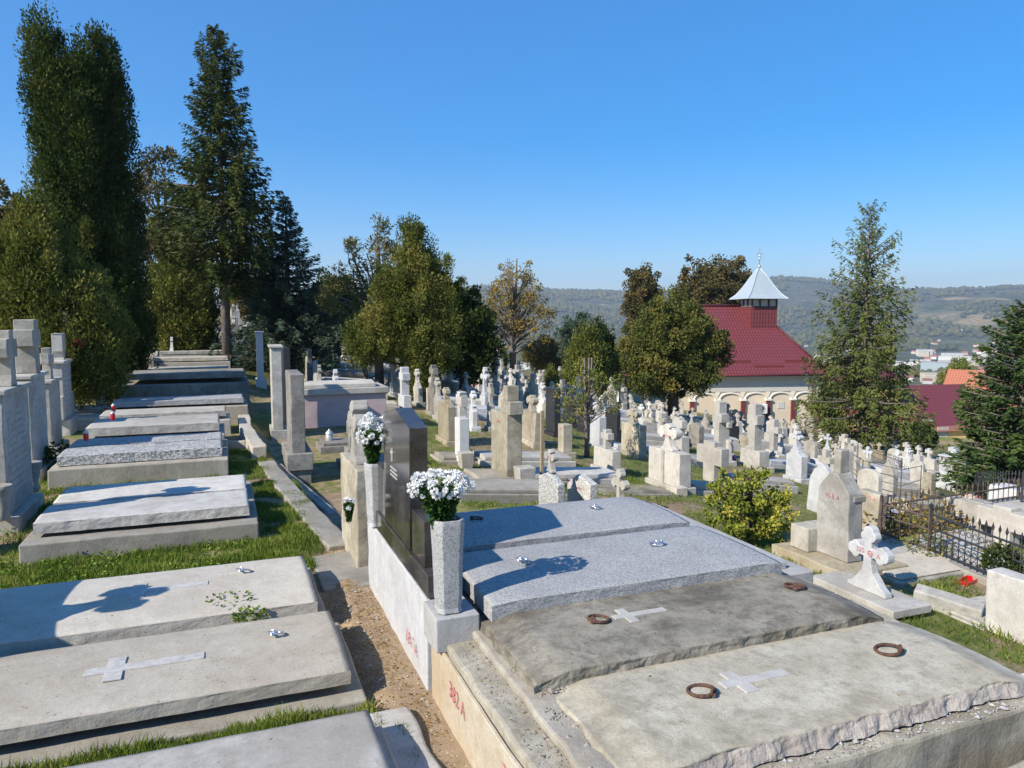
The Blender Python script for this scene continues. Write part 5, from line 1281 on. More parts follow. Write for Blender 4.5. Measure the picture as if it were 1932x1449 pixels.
for D, x, y, z, px in CANDS:
    i = rr.choices(range(len(KINDS)), [13, 14, 13, 7, 8, 8, 2, 5, 6, 7, 3, 6])[0]
    look, kw = KINDS[i]; nm_ = 'grave_cross' if kw['kind'] == 'pillar' or 'tapering' in look else ('cross_headstone' if 'cross' in look else 'headstone'); zn = zone(px, D); s = rr.uniform(.80, 1.15) * (.80 if px > 1180 and D > 20 else (.78 if D < 20 else 1.0))
    lab = look + ' ' + zn
    if i not in protoH:
        k2 = dict(kw); k2['name'] = nm_; k2['cat'] = nm_.replace('_', ' '); o = headstone(k2.pop('kind'), k2.pop('W'), k2.pop('H'), k2.pop('T'), k2.pop('mat'), lab, (x, y, z), rr.uniform(-.1, .1), 'rows of smaller headstones', **k2)
        KIDS[o.name] = list(o.children) ; o.scale = (s, s, s); protoH[i] = (o, list(o.children)); KIDS[o.name] = protoH[i][1]
    else:
        src = protoH[i][0]
        o = dup(src, (x, y, z), rr.uniform(-.12, .12), (s, s * rr.uniform(.9, 1.15), s * rr.uniform(.85, 1.2)), lab, 'rows of smaller headstones')
        o.rotation_euler = (rr.uniform(-.03, .03), rr.uniform(-.04, .04), o.rotation_euler[2])
    RANKED.append((o, px))
    if rr.random() < .72 and nsl < 240 and not near_hand(x + 1.3, y, .7):
        j = rr.choices(range(6), [10, 6, 4, 4, 3, 3])[0]; nsl += 1
        slab_lab = SL[j][0] + ' ' + zn
        zc = near_ground(x + 1.2, y)
        if j not in protoS:
            o = tomb(slab_lab, (x + .25, y, zc), 1.95, .9, .20, SL[j][1].get('hl', .12), SL[j][1]['mat'], SL[j][1].get('lmat'), 'rows of grave slabs'); protoS[j] = o; KIDS[o.name] = list(o.children)
        else:
            o = dup(protoS[j], (x + .25, y, zc), rr.uniform(-.04, .04), (1, rr.uniform(.9, 1.1), rr.uniform(.8, 1.5)), slab_lab, 'rows of grave slabs')
        o.rotation_euler[1] = math.atan((near_ground(x + .4, y) - near_ground(x + 2.2, y)) / 1.8) * .85; o.location.z = near_ground(x + .4, y) - .04
        RANKED.append((o, px))
rank_labels()
# ---------------------------------------------------------------- chapel
def tile_mat(name, col):
    n = NT(name); co = n.n.new('ShaderNodeUVMap').outputs[0]
    sx = n.n.new('ShaderNodeSeparateXYZ'); n.l.new(co, sx.inputs[0])
    u = n.math('FRACT', n.math('MULTIPLY', sx.outputs[0], 4.0)); v = n.math('FRACT', n.math('MULTIPLY', sx.outputs[1], 2.9))
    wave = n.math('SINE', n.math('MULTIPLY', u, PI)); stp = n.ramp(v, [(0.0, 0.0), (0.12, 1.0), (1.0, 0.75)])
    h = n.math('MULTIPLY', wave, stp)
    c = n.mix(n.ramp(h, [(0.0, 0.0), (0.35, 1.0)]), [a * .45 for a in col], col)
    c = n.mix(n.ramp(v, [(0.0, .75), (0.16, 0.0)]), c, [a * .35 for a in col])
    c = n.mix(n.ramp(n.noise(n.coord('Object', False), 1.2, 4, .7), [(.3, 0), (.8, .3)]), c, [a * 1.25 for a in col])
    return n.fin(c, 0.5, n.bump(h, 0.9, 0.03), 0.35)
M['tiles'] = tile_mat('dark red metal roof tiles', (0.17, 0.040, 0.045))
M['tiles_far'] = tile_mat('orange roof tiles', (0.42, 0.15, 0.085))
M['yellow_plaster'] = plain('pale yellow plaster', (0.66, 0.56, 0.42), .9, .1, 0, .05, 1.5)
M['bright_yellow'] = plain('yellow plaster', (0.72, 0.52, 0.22), .9, .1, 0, .05, 1.5)
M['cream'] = plain('cream trim', (0.72, 0.69, 0.62), .8, .1, 0, .04)
M['grey_frieze'] = plain('grey white frieze', (0.55, 0.53, 0.48), .85, .1, 0, .05, 2)
M['maroon'] = plain('maroon paint', (0.16, 0.035, 0.035), .6, .3, 0, .1)
M['spire_tin'] = plain('silver sheet metal', (0.46, 0.51, 0.53), .42, .4, .25, .06, 3)
M['ac_white'] = plain('white enamel', (0.75, 0.75, 0.74), .5, .3)
M['painted_shade'] = plain('painted interior shade', (0.02, 0.02, 0.02), .9, .1)
M['window_glass'] = plain('louvre glass', (0.42, 0.42, 0.36), .25, .5, 0, .3, 4)
def uvmesh(name, polys, mat, parent, thick=0.0):
    """polys: list of vertex loops; UV follows each polygon's own plane in metres (u horizontal, v up the slope)"""
    me = bpy.data.meshes.new(name); vs = []; fs = []
    for p in polys: b = len(vs); vs += [tuple(q) for q in p]; fs.append(tuple(range(b, b + len(p))))
    me.from_pydata(vs, [], fs); uv = me.uv_layers.new(name='UVMap')
    for poly in me.polygons:
        n = poly.normal; u = Vector((0, 0, 1)).cross(n)
        if u.length < 1e-4: u = Vector((1, 0, 0))
        u.normalize(); v = n.cross(u)
        for li in poly.loop_indices:
            co = me.vertices[me.loops[li].vertex_index].co; uv.data[li].uv = (co.dot(u), co.dot(v))
    me.materials.append(M[mat]); o = bpy.data.objects.new(name, me); link(o, parent)
    return o
D0 = 57.0; base = atd(1546, D0)
zb = z_at(base, 803) 
rz = math.atan2(RGT.y, RGT.x) + R(8)
t = thing('chapel', 'yellow chapel with a dark red tiled roof and a silver spire', 'chapel', (base.x, base.y, zb), rz)
CH = t
zE = z_at(base, 704) - zb        # eave height
zR = zE + 5.2
Lx = 13.4; Dp = 10.5             # local x from -Lx to 0 (right corner), y = depth away
bay = 2.03
MB().box(-Lx, 0, 0, Dp, -3.5, zE - .55 * 0 - .05).build('wall', M['yellow_plaster'], t)
MB().box(-Lx - .04, .04, -.05, -.002, zE - 1.35, zE - .12).build('frieze', M['grey_frieze'], t)
zs = zE - 2.05                   # spring line of the arches
nb = int(Lx / bay)
for k in range(nb + 1):
    x = -k * bay - .02
    MB().box(x - .16, x + .16, -.16, -.051 if False else .0, -3.2, zs).build('pilaster', M['maroon'], t, .01)
    MB().box(x - .24, x + .24, -.22, -.003, zs + .002, zs + .14).build('capital', M['cream'], t, .01)
    mb = MB(); mb.add([(x - .20, -.06, zE - 1.36), (x + .20, -.06, zE - 1.36), (x, -.06, zE - 1.75), (x - .20, -.001, zE - 1.36), (x + .20, -.001, zE - 1.36), (x, -.001, zE - 1.75)], [(0, 2, 1), (0, 3, 5, 2), (1, 2, 5, 4), (0, 1, 4, 3)]); mb.build('spandrel', M['cream'], t)
for k in range(nb):
    xc = -k * bay - bay / 2 - .02; r = bay / 2 - .16; pts = []
    for i in range(13):
        a = PI * i / 12; pts.append((xc + r * math.cos(a), -.05, zs + .14 + (zE - 1.38 - zs - .2) * math.sin(a)))
    MB().tube(pts, .065, 5, smooth=False).build('arch_moulding', M['cream'], t)
# roof
ov = .55; e0 = Vector((.75 + .3, -ov, zE)); 
xr_ = -2.9; rid = Vector((xr_, Dp / 2, zR)); xl = -Lx - ov; 
A0 = Vector((xl, -ov, zE)); B0 = Vector((ov, -ov, zE)); C0 = Vector((ov, Dp + ov, zE)); D_0 = Vector((xl, Dp + ov, zE)); RL = Vector((xl + 3.2, Dp / 2, zR))
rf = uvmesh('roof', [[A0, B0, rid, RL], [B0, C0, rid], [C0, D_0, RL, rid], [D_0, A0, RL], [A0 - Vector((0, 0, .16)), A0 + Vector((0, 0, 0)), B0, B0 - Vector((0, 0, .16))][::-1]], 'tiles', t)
MB().box(xl, ov, -ov - .02, Dp + ov + .02, zE - .24, zE - .162).build('soffit', M['grey_frieze'], t)
MB().tube([(xl, -ov - .09, zE - .06), (ov, -ov - .09, zE - .06)], .085, 8).build('gutter', M['maroon'], t)
MB().tube([(-.45, -ov - .06, zE - .12), (-.55, -.25, zE - .62), (-.55, -.22, zE - .9), (-.55, -.22, -2.5)], .06, 7).build('downpipe', M['maroon'], t)
nrm = (zR - zE) / (Dp / 2 + ov)
for i, x in enumerate((-1.4, -4.1, -6.6, -9.4)):
    y = .55 if i % 2 else .95
    MB().box(x - 1.15, x + 1.15, y - ov - .03, y - ov + .03, zE + y * nrm - .02, zE + y * nrm + .16).build('snow_guard', M['maroon'], rf)
MB().tube([RL + Vector((0, 0, .05)), rid + Vector((0, 0, .05))], .12, 8).build('ridge_cap', M['tiles'], rf)
for q in (B0, C0): MB().tube([q + Vector((0, 0, .05)), rid + Vector((0, 0, .05))], .09, 8).build('hip_cap', M['tiles'], rf)
# tower
tx = -2.95; ty = Dp / 2 - .9; hw = 1.10
z1 = zR - .10; z0 = zR - 2.2
sq = [(-hw, -hw), (hw, -hw), (hw, hw), (-hw, hw)]
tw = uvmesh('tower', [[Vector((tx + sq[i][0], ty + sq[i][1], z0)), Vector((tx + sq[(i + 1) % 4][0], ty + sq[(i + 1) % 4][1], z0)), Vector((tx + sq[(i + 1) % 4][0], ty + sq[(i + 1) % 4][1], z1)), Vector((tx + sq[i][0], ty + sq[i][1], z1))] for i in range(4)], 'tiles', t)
MB().box(tx - hw + .05, tx + hw - .05, ty - hw + .05, ty + hw - .05, z1 - .05, z1 + .62).build('window_band', M['window_glass'], tw)
mb = MB()
for s in (-1, -.36, .36, 1):
    for q in (-1, 1):
        mb.box(tx + s * (hw - .06) - .06, tx + s * (hw - .06) + .06, ty + q * (hw - .02) - .05, ty + q * (hw - .02) + .05, z1, z1 + .64)
        if abs(s) < 1: mb.box(tx + q * (hw - .02) - .05, tx + q * (hw - .02) + .05, ty + s * (hw - .06) - .06, ty + s * (hw - .06) + .06, z1, z1 + .64)
mb.box(tx - hw - .02, tx + hw + .02, ty - hw - .02, ty + hw + .02, z1 + .0, z1 + .07)
mb.build('window_frame', M['rust'], tw)
prof = [(1.72, 0), (1.68, .04), (1.34, .36), (1.03, .82), (.76, 1.30), (.48, 1.85), (.22, 2.25), (.03, 2.55)]
vs = []; fs = []
zt_ = z1 + .66
for (r, z) in prof:
    for k in range(4): a = PI / 4 + k * PI / 2; vs.append((tx + r * 1.0 * (1 if math.cos(a) > 0 else -1), ty + r * (1 if math.sin(a) > 0 else -1), zt_ + z))
for i in range(len(prof) - 1):
    for k in range(4): fs.append((i * 4 + k, i * 4 + (k + 1) % 4, (i + 1) * 4 + (k + 1) % 4, (i + 1) * 4 + k))
fs.append((0, 3, 2, 1)); fs.append(tuple(28 + k for k in range(4)))
MB().add(vs, fs).build('spire', M['spire_tin'], tw)
mb = MB()
for k in range(4):
    mb.tube([vs[i * 4 + k] for i in range(len(prof))], .045, 6)
mb.build('spire_ribs', M['spire_tin'], tw)
mb = MB(); zc = zt_ + 2.5
mb.tube([(tx, ty, zc), (tx, ty, zc + 1.55)], .035, 6); mb.ball((tx, ty, zc + .15), .13, 8); mb.ball((tx, ty, zc + .75), .09, 8)
mb.box(tx - .28, tx + .28, ty - .03, ty + .03, zc + 1.12, zc + 1.20); mb.box(tx - .16, tx + .16, ty - .03, ty + .03, zc + .92, zc + .98); mb.box(tx - .03, tx + .03, ty - .031, ty + .031, zc + 1.2, zc + 1.6)
mb.build('finial_cross', M['lantern_cap'], tw)
# wall furniture
ax = -2 * bay - .62
MB().box(ax - .5, ax + .32, -.55, -.20, zs - .95, zs - .22).build('air_conditioner', M['ac_white'], t, .03)
ac = t.children[-1] if False else [o for o in t.children if o.name.startswith('air_conditioner')][0]
MB().torus((ax - .16, -.56, zs - .58), .25, .025, 'y', 24, 6).build('fan_ring', M['lantern_cap'], ac)
MB().lathe([(.22, 0), (.22, .01)], 0, 0, 18).build('fan', M['rust'], ac, loc=(ax - .16, -.552, zs - .58), rot=(R(90), 0, 0))
MB().box(-bay * 1.0 - 1.25, -bay * 1.0 - .70, -.03, .0, zs - .62, zs - .12).build('wall_plaque', M['grey_frieze'], t, .005)
MB().box(-Lx - 4.4, -Lx - .05, .6, Dp - 1, -3.5, zE - .5).build('side_wing', M['yellow_plaster'], t)
uvmesh('wing_roof', [[Vector((-Lx - 5.0, .1, zE - .5)), Vector((-Lx - .02, .1, zE - .5)), Vector((-Lx - .02, 4.5, zE + 1.0)), Vector((-Lx - 5.0, 4.5, zE + 1.0))], [Vector((-Lx - .02, 9.4, zE - .5)), Vector((-Lx - 5.0, 9.4, zE - .5)), Vector((-Lx - 5.0, 4.5, zE + 1.0)), Vector((-Lx - .02, 4.5, zE + 1.0))]], 'tiles', t)
# porch at the right end
p_ = thing('porch_house', 'yellow porch building, opening painted dark as shade, right corner of the chapel', 'porch', (base.x, base.y, zb), rz)
MB().box(.2, .55, 1.0, 1.4, -3, 3.0).build('porch_column', M['maroon'], p_); MB().box(.1, 5.2, 1.5, 6.5, -3, 1.0).build('opening_shade', M['painted_shade'], p_)  # solid near-black block stands in for the shade inside the porch
MB().box(2.2, 7.8, 1.42, 6.6, 1.004, 3.4).build('upper_wall', M['bright_yellow'], p_); MB().box(3.0, 5.0, 1.40, 1.5, -3, 1.0).build('wall', M['bright_yellow'], p_)
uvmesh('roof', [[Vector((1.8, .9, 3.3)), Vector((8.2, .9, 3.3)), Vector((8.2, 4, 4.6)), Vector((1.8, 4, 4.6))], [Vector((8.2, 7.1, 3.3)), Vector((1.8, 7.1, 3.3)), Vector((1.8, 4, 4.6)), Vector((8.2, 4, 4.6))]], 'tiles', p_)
# ---------------------------------------------------------------- houses and town
def house(name, label, pos, rz, w, d, h, rh, wall, roof, group=None, flat=False, storeys=1, cat='house', win=True, over=.3):
    t = thing(name, label, cat, pos, rz, group)
    MB().box(-w / 2, w / 2, -d / 2, d / 2, -8, h).build('wall', M[wall], t)
    if flat: MB().box(-w / 2 - .3, w / 2 + .3, -d / 2 - .3, d / 2 + .3, h + .002, h + .5).build('roof', M[roof], t)
    else:
        a = w / 2 + over; b = d / 2 + over; z = h; r = h + rh
        P = [Vector((-a, -b, z)), Vector((a, -b, z)), Vector((a, b, z)), Vector((-a, b, z)), Vector((-a, 0, r)), Vector((a, 0, r))]
        uvmesh('roof', [[P[0], P[1], P[5], P[4]], [P[2], P[3], P[4], P[5]], [P[0], P[3], P[2], P[1]]], roof, t)
        MB().add([(-w / 2, -d / 2, z), (-w / 2, d / 2, z), (-w / 2, 0, r - .15), (w / 2, -d / 2, z), (w / 2, d / 2, z), (w / 2, 0, r - .15)], [(0, 2, 1), (3, 4, 5), (0, 3, 5, 2), (1, 2, 5, 4)]).build('gable', M[wall], t)
    if win:
        n = max(2, int(w / 3.2))
        for s in range(storeys):
            z = 1.0 + s * (h - .6) / storeys
            if flat and storeys > 1:
                MB().box(-w / 2 + .5, w / 2 - .5, -d / 2 - .06, -d / 2 + .02, z, z + 1.3).build('window_row', M['window_glass'], t)
            else:
                for k in range(n):
                    x = -w / 2 + (k + .5) * w / n; MB().box(x - .5, x + .5, -d / 2 - .05, -d / 2 + .02, z, z + 1.3).build('window', M['window_glass'], t)
    return t
M['town_white'] = plain('white town wall', (0.62, 0.61, 0.59), .9, .1, 0, .08, .2, 0, .3)
M['town_blue'] = plain('blue grey facade', (0.22, 0.36, 0.44), .6, .3, 0, .1, .2)
M['town_cream'] = plain('cream town wall', (0.58, 0.48, 0.36), .9, .1, 0, .08, .2, 0, .3)
M['roof_far'] = plain('far red roof', (0.28, 0.12, 0.09), .8, .1, 0, .15, .3, 0, .4)
M['roof_grey'] = plain('far grey roof', (0.36, 0.36, 0.36), .7, .2, 0, .1, .3, 0, .3)
def yawpx(px): 
    v = FWD * F + RGT * (px - CX); return math.atan2(v.y, v.x)
q = atd(1695, 62); house('red_roof_house', 'long low yellow house with a dark red roof right of the tall open spruce', (q.x, q.y, z_at(q, 830)), rz + R(6), 12, 7, 1.5, 3.1, 'bright_yellow', 'tiles', over=.8)
q = atd(1795, 60); house('yellow_house', 'low yellow wall building with dark openings behind the graves on the right', (q.x, q.y, z_at(q, 850)), rz + R(4), 9, 4, 2.0, .6, 'bright_yellow', 'roof_far')
q = atd(1884, 74); house('orange_roof_house', 'house with a steep orange tiled gable roof behind the dense spruce', (q.x, q.y, z_at(q, 805)), rz - R(52), 7.5, 7, 2.0, 3.6, 'town_cream', 'tiles_far', over=.6)
# town in the valley: each building its own thing; copies of a few kinds
rr = random.Random(77); TP = {}
TK = [('white town block', dict(w=34, d=14, h=16, rh=0, wall='town_white', roof='roof_grey', flat=True, storeys=5)), ('long white hall', dict(w=44, d=18, h=9, rh=0, wall='town_white', roof='roof_grey', flat=True, storeys=2)),
      ('white house with red roof', dict(w=13, d=10, h=5, rh=4, wall='town_white', roof='roof_far', storeys=1)), ('cream house with red roof', dict(w=14, d=11, h=7, rh=4, wall='town_cream', roof='roof_far', storeys=2)), ('cream block with a flat roof', dict(w=24, d=14, h=13, rh=0, wall='town_cream', roof='roof_grey', flat=True, storeys=4))]
RANKED = []
def town(px, D, kind, label, s=1.0, rot=None):
    p = atd(px, D); p.z = ground(p.x, p.y); r_ = (yawpx(px) - PI / 2) + (rr.uniform(-.5, .5) if rot is None else rot)
    if kind not in TP:
        k = dict(TK[kind][1]); o = house('town_building', label, p, r_, k.pop('w'), k.pop('d'), k.pop('h'), k.pop('rh'), k.pop('wall'), k.pop('roof'), 'buildings of the town in the valley', cat='building', **k)
        o.scale = (s, s, s); TP[kind] = o; KIDS[o.name] = list(o.children)
    else: o = dup(TP[kind], p, r_, s, label, 'buildings of the town in the valley')
    RANKED.append((o, px))
q = atd(1768, 900); house('office_building', 'big blue-grey office block in the town right of the tall open spruce', (q.x, q.y, ground(q.x, q.y) + 1), yawpx(1768) - PI / 2 - .25, 30, 18, 15, 0, 'town_blue', 'roof_grey', None, True, 6, 'building')
q = atd(1830, 720); house('terraced_white_block', 'white building with horizontal balcony bands behind the orange roof', (q.x, q.y, ground(q.x, q.y) + 1), yawpx(1830) - PI / 2 + .2, 24, 14, 12, 0, 'town_white', 'roof_grey', None, True, 4, 'building')
WH = {0: 'town', 1: 'town'}
for i in range(135):
    px = rr.choice([rr.uniform(1480, 1600), rr.uniform(1730, 1870), rr.uniform(1700, 1930), rr.uniform(960, 1130), rr.uniform(1740, 1870)]); D = rr.uniform(560, 1450) if px > 1200 else rr.uniform(900, 1500)
    kind = rr.choices(range(5), [3, 2, 6, 6, 3])[0]
    side = 'left of the open spruce' if px < 1600 and px > 1200 else ('below the autumn tree' if px < 1200 else 'between the two right spruces')
    town(px, D, kind, '%s %s, %s town' % (TK[kind][0], side, 'nearer' if D < 900 else ('middle' if D < 1180 else 'farther')), rr.uniform(.55, .85))
for i in range(30):
    px = rr.choice([rr.gauss(1765, 12), rr.gauss(1872, 12), rr.uniform(1740, 1930), rr.gauss(1520, 20), rr.uniform(1080, 1170)]); D = rr.uniform(1450, 1900)
    kind = rr.choice([2, 3]); town(px, D, kind, '%s on far slope %s' % (TK[kind][0], 'right of open spruce' if px > 1700 else 'beyond the chapel'), rr.uniform(.40, .62))
rank_labels()

# ---------------------------------------------------------------- grass, pebbles
def K4(a, b, c, d): return (a * KL, b * KL, c * KL, d * KL)
def in_any(x, y, rects): return any(a <= x <= b and c <= y <= d for a, b, c, d in rects)
SOLID = [K4(-1.85, .64, 2.2, 3.32), K4(-1.85, .64, 3.58, 5.78), K4(-1.62, .26, 6.78, 8.65), K4(-1.95, .02, 9.66, 11.34), K4(-1.95, .0, 11.7, 13.1), K4(-2.3, -1.95, 7.8, 8.9), (1.1, 4.2, -1, 6.7), K4(.75, 1.0, 6.2, 7)]
def blades(zones, seed):
    g = np.random.default_rng(seed); P = []; L = []
    for (x0, x1, y0, y1, n, h, clump) in zones:
        k = 0
        while k < n:
            x = g.uniform(x0, x1); y = g.uniform(y0, y1); k += 1
            if in_any(x, y, SOLID): continue
            nz = fbm(x * 2.3, y * 2.3, 8.0, 3)
            if nz < clump: continue
            hh = h * g.uniform(.5, 1.2) * (1 + .8 * nz)
            P.append((x, y, ground(x, y) + hh * .42)); L.append(hh)
    P = np.array(P); L = np.array(L); D_ = g.normal(size=P.shape) * .38; D_[:, 2] = 1.0
    return P, D_, L, np.clip(.48 + .35 * g.normal(size=len(L)) * .8 + .6 * np.array([fbm(p[0] * 1.5, p[1] * 1.5, 3.0, 3) for p in P]), 0, 1)
P, D_, L, T = blades([(*K4(-1.9, .64, 3.28, 3.6), 16000, .13, -.5), (*K4(-2.2, .62, 5.75, 6.85), 26000, .085, -.6), (*K4(.24, .80, 6.0, 9.2), 16000, .07, -.2), (*K4(-.1, .5, 8.6, 11.6), 14000, .07, -.2), (*K4(-2.6, -1.6, 6.6, 10.5), 12000, .07, -.3), (*K4(-2.3, -.1, 8.6, 9.8), 14000, .08, -.3),
                      (*K4(.55, .75, 2.2, 3.4), 1500, .05, -.1), (1.3, 4.4, 6.8, 7.6, 2500, .06, .15), (4.2, 9.5, 3.2, 8.5, 60000, .06, -.15), (3.2, 8, 7.5, 14, 40000, .07, -.05), (2.5, 14, 14, 24, 30000, .09, .05), (9, 16, 5, 14, 26000, .07, .05)], 5)
o = bpy.data.objects.new('grass', leaf_mesh('grass', P, D_, L, np.clip(L * .10, .004, .009), T, M['grass'])); COL.objects.link(o); o['kind'] = 'stuff'; o['label'] = 'short green grass between the graves'; o['category'] = 'grass'
g = np.random.default_rng(8); P = []
for (x0, x1, y0, y1, n) in [(*K4(-1.8, .45, 5.8, 6.2), 1600), (*K4(-1.9, -.2, 3.3, 3.55), 500), (*K4(-1.8, .2, 6.2, 6.8), 1400), (*K4(-2.1, -.3, 9.0, 9.65), 900), (*K4(-2.5, -1.8, 6.6, 8), 500)]:
    for _ in range(n):
        x = g.uniform(x0, x1); y = g.uniform(y0, y1)
        if in_any(x, y, SOLID) or fbm(x * 3, y * 3, 1.0, 2) < -.05: continue
        P.append((x, y, ground(x, y) + g.uniform(.02, .09)))
P = np.array(P); N = len(P); D_ = g.normal(size=(N, 3)); D_[:, 2] = np.abs(D_[:, 2]) * .6
o = bpy.data.objects.new('ground_weeds', leaf_mesh('ground_weeds', P, D_, .035 * (0.6 + g.random(N)), .024, g.random(N) * .7 + .2, M['weeds'])); COL.objects.link(o); o['kind'] = 'stuff'; o['label'] = 'broad-leaved weeds in front of the left graves'; o['category'] = 'weeds'
def pebbles(name, label, zones, mat, seed):
    g = np.random.default_rng(seed); vs = []; fs = []
    for (x0, x1, y0, y1, n, s0, s1, zf) in zones:
        for _ in range(n):
            x = g.uniform(x0, x1); y = g.uniform(y0, y1); s = g.uniform(s0, s1) if g.random() > .06 else s1 * 1.8; z = zf(x, y)
            b = len(vs); a = g.uniform(0, 6.28); e = g.uniform(.55, 1.0); hh = g.uniform(.35, .8)
            for (ux, uy, uz) in ((1, 0, .1), (.3, .8, .0), (-.7, .6, .15), (-.9, -.5, 0), (.2, -.9, .1), (.1, .1, 1.0)):
                ux *= g.uniform(.75, 1.2); uy *= g.uniform(.75, 1.2)
                vs.append((x + s * (ux * math.cos(a) - uy * e * math.sin(a)), y + s * (ux * math.sin(a) + uy * e * math.cos(a)), z + s * hh * uz - .001))
            fs += [(b, b + 1, b + 5), (b + 1, b + 2, b + 5), (b + 2, b + 3, b + 5), (b + 3, b + 4, b + 5), (b + 4, b, b + 5)]
    me = bpy.data.meshes.new(name); me.from_pydata(vs, [], fs); me.materials.append(M[mat])
    o = bpy.data.objects.new(name, me); COL.objects.link(o); o['kind'] = 'stuff'; o['label'] = label; o['category'] = 'rubble'
led = lambda x, y: -1.966
gr = lambda x, y: ground(x, y) + .004
pebbles('rubble', 'crumbled concrete bits on the ledge of the broken tomb', [(1.24, 1.5, 2.45, 4.2, 420, .003, .009, led), (1.38, 1.55, 2.5, 3.9, 300, .004, .012, lambda x, y: -1.915 if x > 1.4 else -1.966), (1.5, 4.0, 2.43, 2.50, 500, .002, .007, led),
        (1.45, 1.62, 3.30, 3.42, 60, .006, .016, lambda x, y: -1.90)], 'crumble', 3)
pebbles('soil_pebbles', 'small stones and clods on the soil path', [(.72, 1.14, 2.8, 6.8, 900, .002, .009, gr), (*K4(.2, .9, 6.2, 9), 300, .004, .010, gr), (3.2, 6.5, 7.0, 10, 500, .006, .02, gr)], 'kerb', 4)
pebbles('loose_shards', 'pale stone shards scattered on the front ledge of the broken tomb', [(1.6, 3.98, 2.43, 2.52, 260, .003, .010, lambda x, y: -1.964)], 'plaster_white', 6)

def litter(name, label, zones, mat, n_seed, L):
    g = np.random.default_rng(n_seed); P = []
    for (x0, x1, y0, y1, n, zf) in zones:
        for _ in range(n):
            x = g.uniform(x0, x1); y = g.uniform(y0, y1); P.append((x, y, zf(x, y) + .004))
    P = np.array(P); N = len(P); D_ = g.normal(size=(N, 3)); D_[:, 2] *= .12
    o = bpy.data.objects.new(name, leaf_mesh(name, P, D_, L * (.5 + g.random(N)), L * .35, g.random(N), M[mat])); COL.objects.link(o); o['kind'] = 'stuff'; o['label'] = label; o['category'] = 'litter'
litter('dry_leaves', 'dry brown leaf bits lying on slabs, ledges and path', [(.72, 1.14, 2.8, 6.8, 320, gr), (*K4(-1.6, .5, 2.4, 3.2), 16, lambda x, y: -1.762 * KL), (*K4(-1.6, .5, 3.7, 4.5), 22, lambda x, y: -1.762 * KL), (*K4(-1.6, .4, 4.7, 5.6), 22, lambda x, y: -1.757 * KL), (1.24, 1.42, 2.5, 4.2, 40, lambda x, y: -1.966), (1.6, 3.6, 2.6, 4.1, 26, lambda x, y: -1.80 if y > 3.38 else -1.865), (*K4(-1.8, .5, 5.8, 6.8), 120, gr), (*K4(.0, .8, 6.5, 9.5), 200, gr)], 'dryweed', 21, .022)
litter('straw', 'dry grass straw strewn over the soil path', [(.72, 1.14, 2.8, 6.8, 900, gr), (*K4(.2, .85, 6.0, 9.5), 300, gr)], 'dryweed', 22, .028)
def woods():
    g = np.random.default_rng(31); vs = []; fs = []; tn = []
    n = 0; tries = 0
    while n < 15000 and tries < 90000:
        tries += 1
        d = g.uniform(520, 3850) if g.random() < .85 else g.uniform(520, 1600); t = g.uniform(-.22, .78)
        x = FWD.x * d + RGT.x * t * d; y = FWD.y * d + RGT.y * t * d
        dens = fbm(x / 260.0, y / 260.0, 7.0, 4)
        if dens < (-.02 if d > 1500 else (.30 if t > .5 else .08)): continue
        if d > 2200 and abs(t - .64) < .09 and d < 2750 and g.random() < .93: continue
        r = g.uniform(5, 9.5) * (1.2 if d > 2500 else .9); z = ground(x, y); b = len(vs); tint = g.random()
        k = 6; a0 = g.uniform(0, 6)
        for j in range(k): a = a0 + j * 6.283 / k; vs.append((x + r * math.cos(a) * g.uniform(.8, 1.15), y + r * math.sin(a) * g.uniform(.8, 1.15), z + r * .5))
        for j in range(k): a = a0 + (j + .5) * 6.283 / k; vs.append((x + r * .62 * math.cos(a), y + r * .62 * math.sin(a), z + r * g.uniform(1.2, 1.6)))
        vs.append((x, y, z + r * g.uniform(1.5, 2.0))); vs.append((x, y, z - 2))
        for j in range(k):
            j2 = (j + 1) % k
            fs += [(b + j, b + j2, b + k + j), (b + j2, b + k + j2, b + k + j), (b + k + j, b + k + j2, b + 2 * k), (b + j2, b + j, b + 2 * k + 1)]
        tn += [tint * .8] * (4 * k); n += 1
    me = bpy.data.meshes.new('distant_woods'); me.from_pydata(vs, [], fs); at_ = me.attributes.new('tint', 'FLOAT', 'FACE'); at_.data.foreach_set('value', tn)
    me.materials.append(M['far_wood']); o = bpy.data.objects.new('distant_woods', me); COL.objects.link(o); o['kind'] = 'stuff'; o['label'] = 'autumn woods covering the distant hillsides and the valley'; o['category'] = 'woods'
M['far_wood'] = foliage('distant wood foliage', [(0.0, (0.030, 0.045, 0.018)), (0.5, (0.065, 0.078, 0.028)), (0.85, (0.13, 0.11, 0.038)), (1.0, (0.2, 0.13, 0.04))], 0.05, 0.004)
woods()

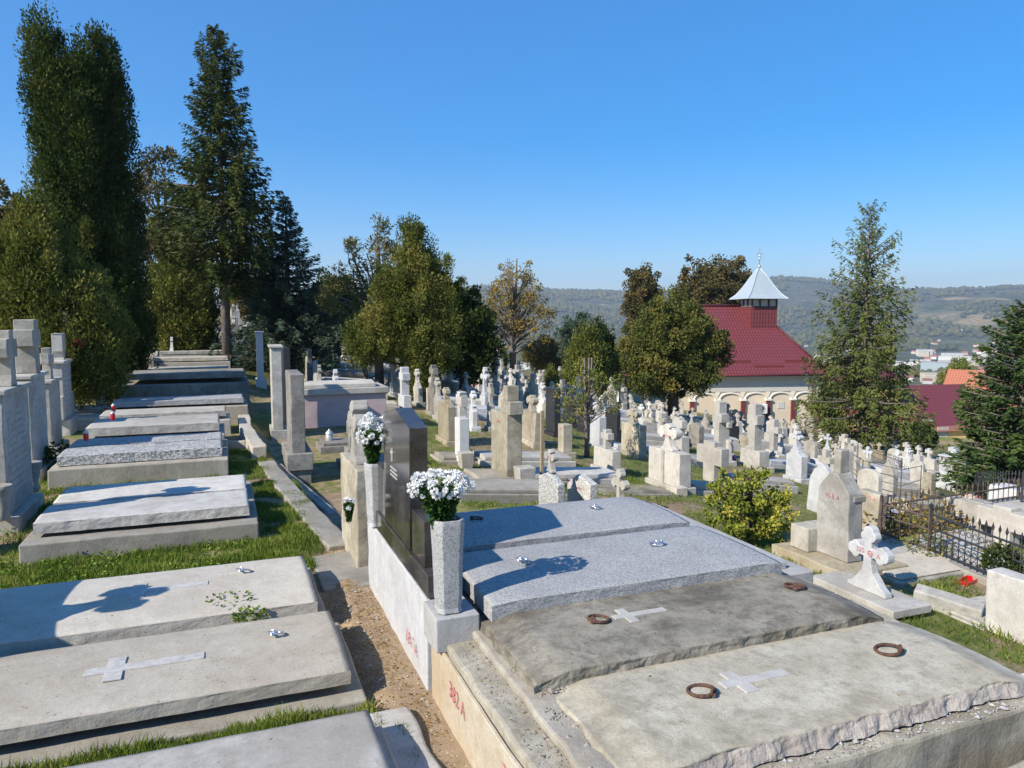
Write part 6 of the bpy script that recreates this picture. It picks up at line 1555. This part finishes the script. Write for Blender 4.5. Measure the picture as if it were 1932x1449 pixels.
# ---------------------------------------------------------------- haze, sky, sun, camera
SD = -SUNV
el = math.asin(SD.z); az = math.atan2(SD.x, SD.y)
w = bpy.data.worlds.new('World'); SC.world = w; w.use_nodes = True
nt = w.node_tree; bg = nt.nodes['Background']; sky = nt.nodes.new('ShaderNodeTexSky'); sky.sky_type = 'NISHITA'; sky.sun_disc = False
sky.sun_elevation = el; sky.sun_rotation = az % (2 * PI); sky.altitude = 300; sky.air_density = 1.0; sky.dust_density = 0.0; sky.ozone_density = 3.0
hs_ = nt.nodes.new('ShaderNodeHueSaturation'); hs_.inputs['Saturation'].default_value = 1.58; nt.links.new(sky.outputs[0], hs_.inputs['Color']); mx_ = nt.nodes.new('ShaderNodeMix'); mx_.data_type = 'RGBA'; mx_.inputs[0].default_value = .34; mx_.inputs[7].default_value = (.50, 1.95, 5.4, 1); nt.links.new(hs_.outputs[0], mx_.inputs[6]); nt.links.new(mx_.outputs[2], bg.inputs[0]); bg.inputs[1].default_value = 0.118
sun = bpy.data.lights.new('sun', 'SUN'); sun.energy = 5.0; sun.angle = R(0.5); sun.color = (1.0, 0.93, 0.81)
so = bpy.data.objects.new('sun', sun); COL.objects.link(so); so.rotation_euler = SUNV.to_track_quat('-Z', 'Y').to_euler(); so.location = (-20, -8, 30)
if True:
    mb = MB(); mb.box(-5600, 5600, -5600, 5600, -380, 330)
    n = NT('air haze'); n.n.remove(n.b); v = n.n.new('ShaderNodeVolumePrincipled'); v.inputs['Color'].default_value = (0.80, 0.88, 1.0, 1); v.inputs['Density'].default_value = 2.0e-4; v.inputs['Anisotropy'].default_value = 0.2
    n.l.new(v.outputs[0], n.out.inputs['Volume'])
    hz = mb.build('haze', n.m); hz['kind'] = 'stuff'; hz['label'] = 'thin blue air haze over the valley'; hz['category'] = 'haze'
cam = bpy.data.cameras.new('camera'); co_ = bpy.data.objects.new('camera', cam); COL.objects.link(co_); SC.camera = co_
cam.sensor_fit = 'HORIZONTAL'; cam.sensor_width = 36.0; cam.lens = 36.0 * F / 1932.0; cam.clip_start = .05; cam.clip_end = 30000
co_.location = (0, 0, 0); d = Vector((FWD.x * math.cos(PITCH), FWD.y * math.cos(PITCH), -math.sin(PITCH)))
co_.rotation_euler = d.to_track_quat('-Z', 'Y').to_euler()
SC.view_settings.view_transform = 'Standard'; SC.view_settings.look = 'None'; SC.view_settings.exposure = 0.60; SC.view_settings.gamma = 1.0
SC.cycles.max_bounces = 6; SC.cycles.volume_bounces = 0; SC.cycles.use_denoising = True
bpy.context.view_layer.update()
